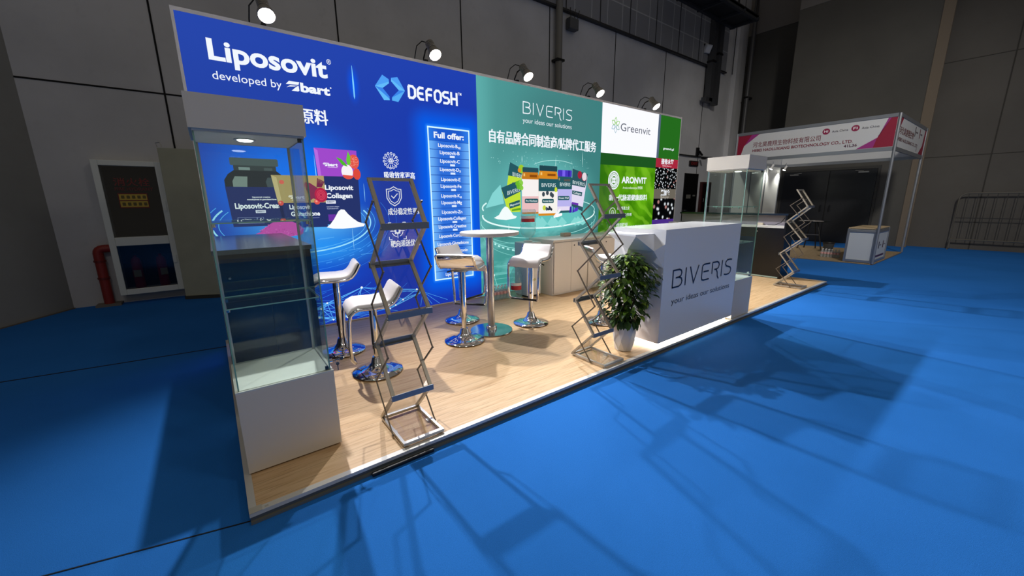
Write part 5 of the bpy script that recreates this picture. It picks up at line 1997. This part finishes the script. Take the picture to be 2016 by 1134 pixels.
g.build('printed_logo', t, 'small dark emblem and stripe')

t = thing('meeting_table', 'small dark legged table with papers in the second booth', 'table', (13.1, 1.65, .025))
MB().lathe([(0, .74), (.36, .74), (.36, .76), (0, .76)], 32, (13.1, 1.72, .025)).build('table_top', clear('table_glass', (.7, .75, .75, 1), 1.45), t)
for (dx, dy) in ((-.05, -.22), (-.05, .2), (.22, -.05), (.2, .15)):
    MB().tube([(13.1 + dx * .5, 1.72 + dy * .5, .765), (13.1 + dx * .85, 1.72 + dy * .85, .48), (13.1 + dx * 1.3, 1.72 + dy * 1.3, .03)], .015, 8).build('leg', BLACKM, t)
MB().bar((13.07, 1.53, .42), (13.07, 1.90, .42), .03, .02).build('cross_bar', STEEL, t)
PAP = pbr('paper_grey', '#BDB6B4', .6)
for i, (dx, dy, a) in enumerate(((-.10, -.15, .2), (.05, -.02, -.3), (-.12, .14, .6))):
    c_, s_ = math.cos(a), math.sin(a)
    z0 = .786 + .004 * i
    P = []
    for lx in (-.15, .15):
        for ly in (-.11, .11):
            for zz in (z0, z0 + .004): P.append((13.1 + dx + lx * c_ - ly * s_, 1.72 + dy + lx * s_ + ly * c_, zz))
    tag(MB().hexa(P).build('brochure', PAP), ['pale brochure at the near edge of the booth table', 'pale brochure in the middle of the booth table', 'pale brochure at the left edge of the booth table'][i], 'brochure', 'papers on the booth table')
t = thing('folding_chair', 'white seated folding chair beside the small booth table', 'chair', (12.35, 2.15, .025))
MB().box(12.18, 12.52, 2.0, 2.34, .44, .465, bev=.01).build('seat', BWHITE, t)
MB().box(12.20, 12.50, 2.33, 2.35, .62, .80, bev=.005).build('backrest', BLACKP, t)
for sx in (12.20, 12.50):
    MB().tube([(sx, 2.02, .03), (sx, 2.34, .62), (sx, 2.345, .80)], .011, 8).build('leg', BLACKM, t)
    MB().tube([(sx, 2.36, .03), (sx, 2.05, .44)], .011, 8).build('leg', BLACKM, t)
t = thing('waste_bin', 'small grey waste bin on the second booth floor', 'bin', (12.62, 1.18, .025))
MB().lathe([(0, 0), (.085, 0), (.12, .24), (.125, .25), (.115, .25), (.085, .02), (0, .02)], 24, (12.62, 1.18, .025)).build('bucket', pbr('bin_grey', '#43474B', .5), t, smooth=True)
MB().lathe([(.127, .235), (.132, .25), (.127, .26), (.118, .26)], 24, (12.62, 1.18, .025)).build('rim', BLACKP, t, smooth=True)
for (lab, xb, yb) in (('x', 11.42, .72),):
    for r in range(2):
        for k in range(6):
            c = dup(b0, (xb + .16 + .062 * r, yb + .062 * k, .0255), 0, 'small clear water bottle in the pack beside the booth counter')
            c['group'] = 'small water bottles on the second booth floor'
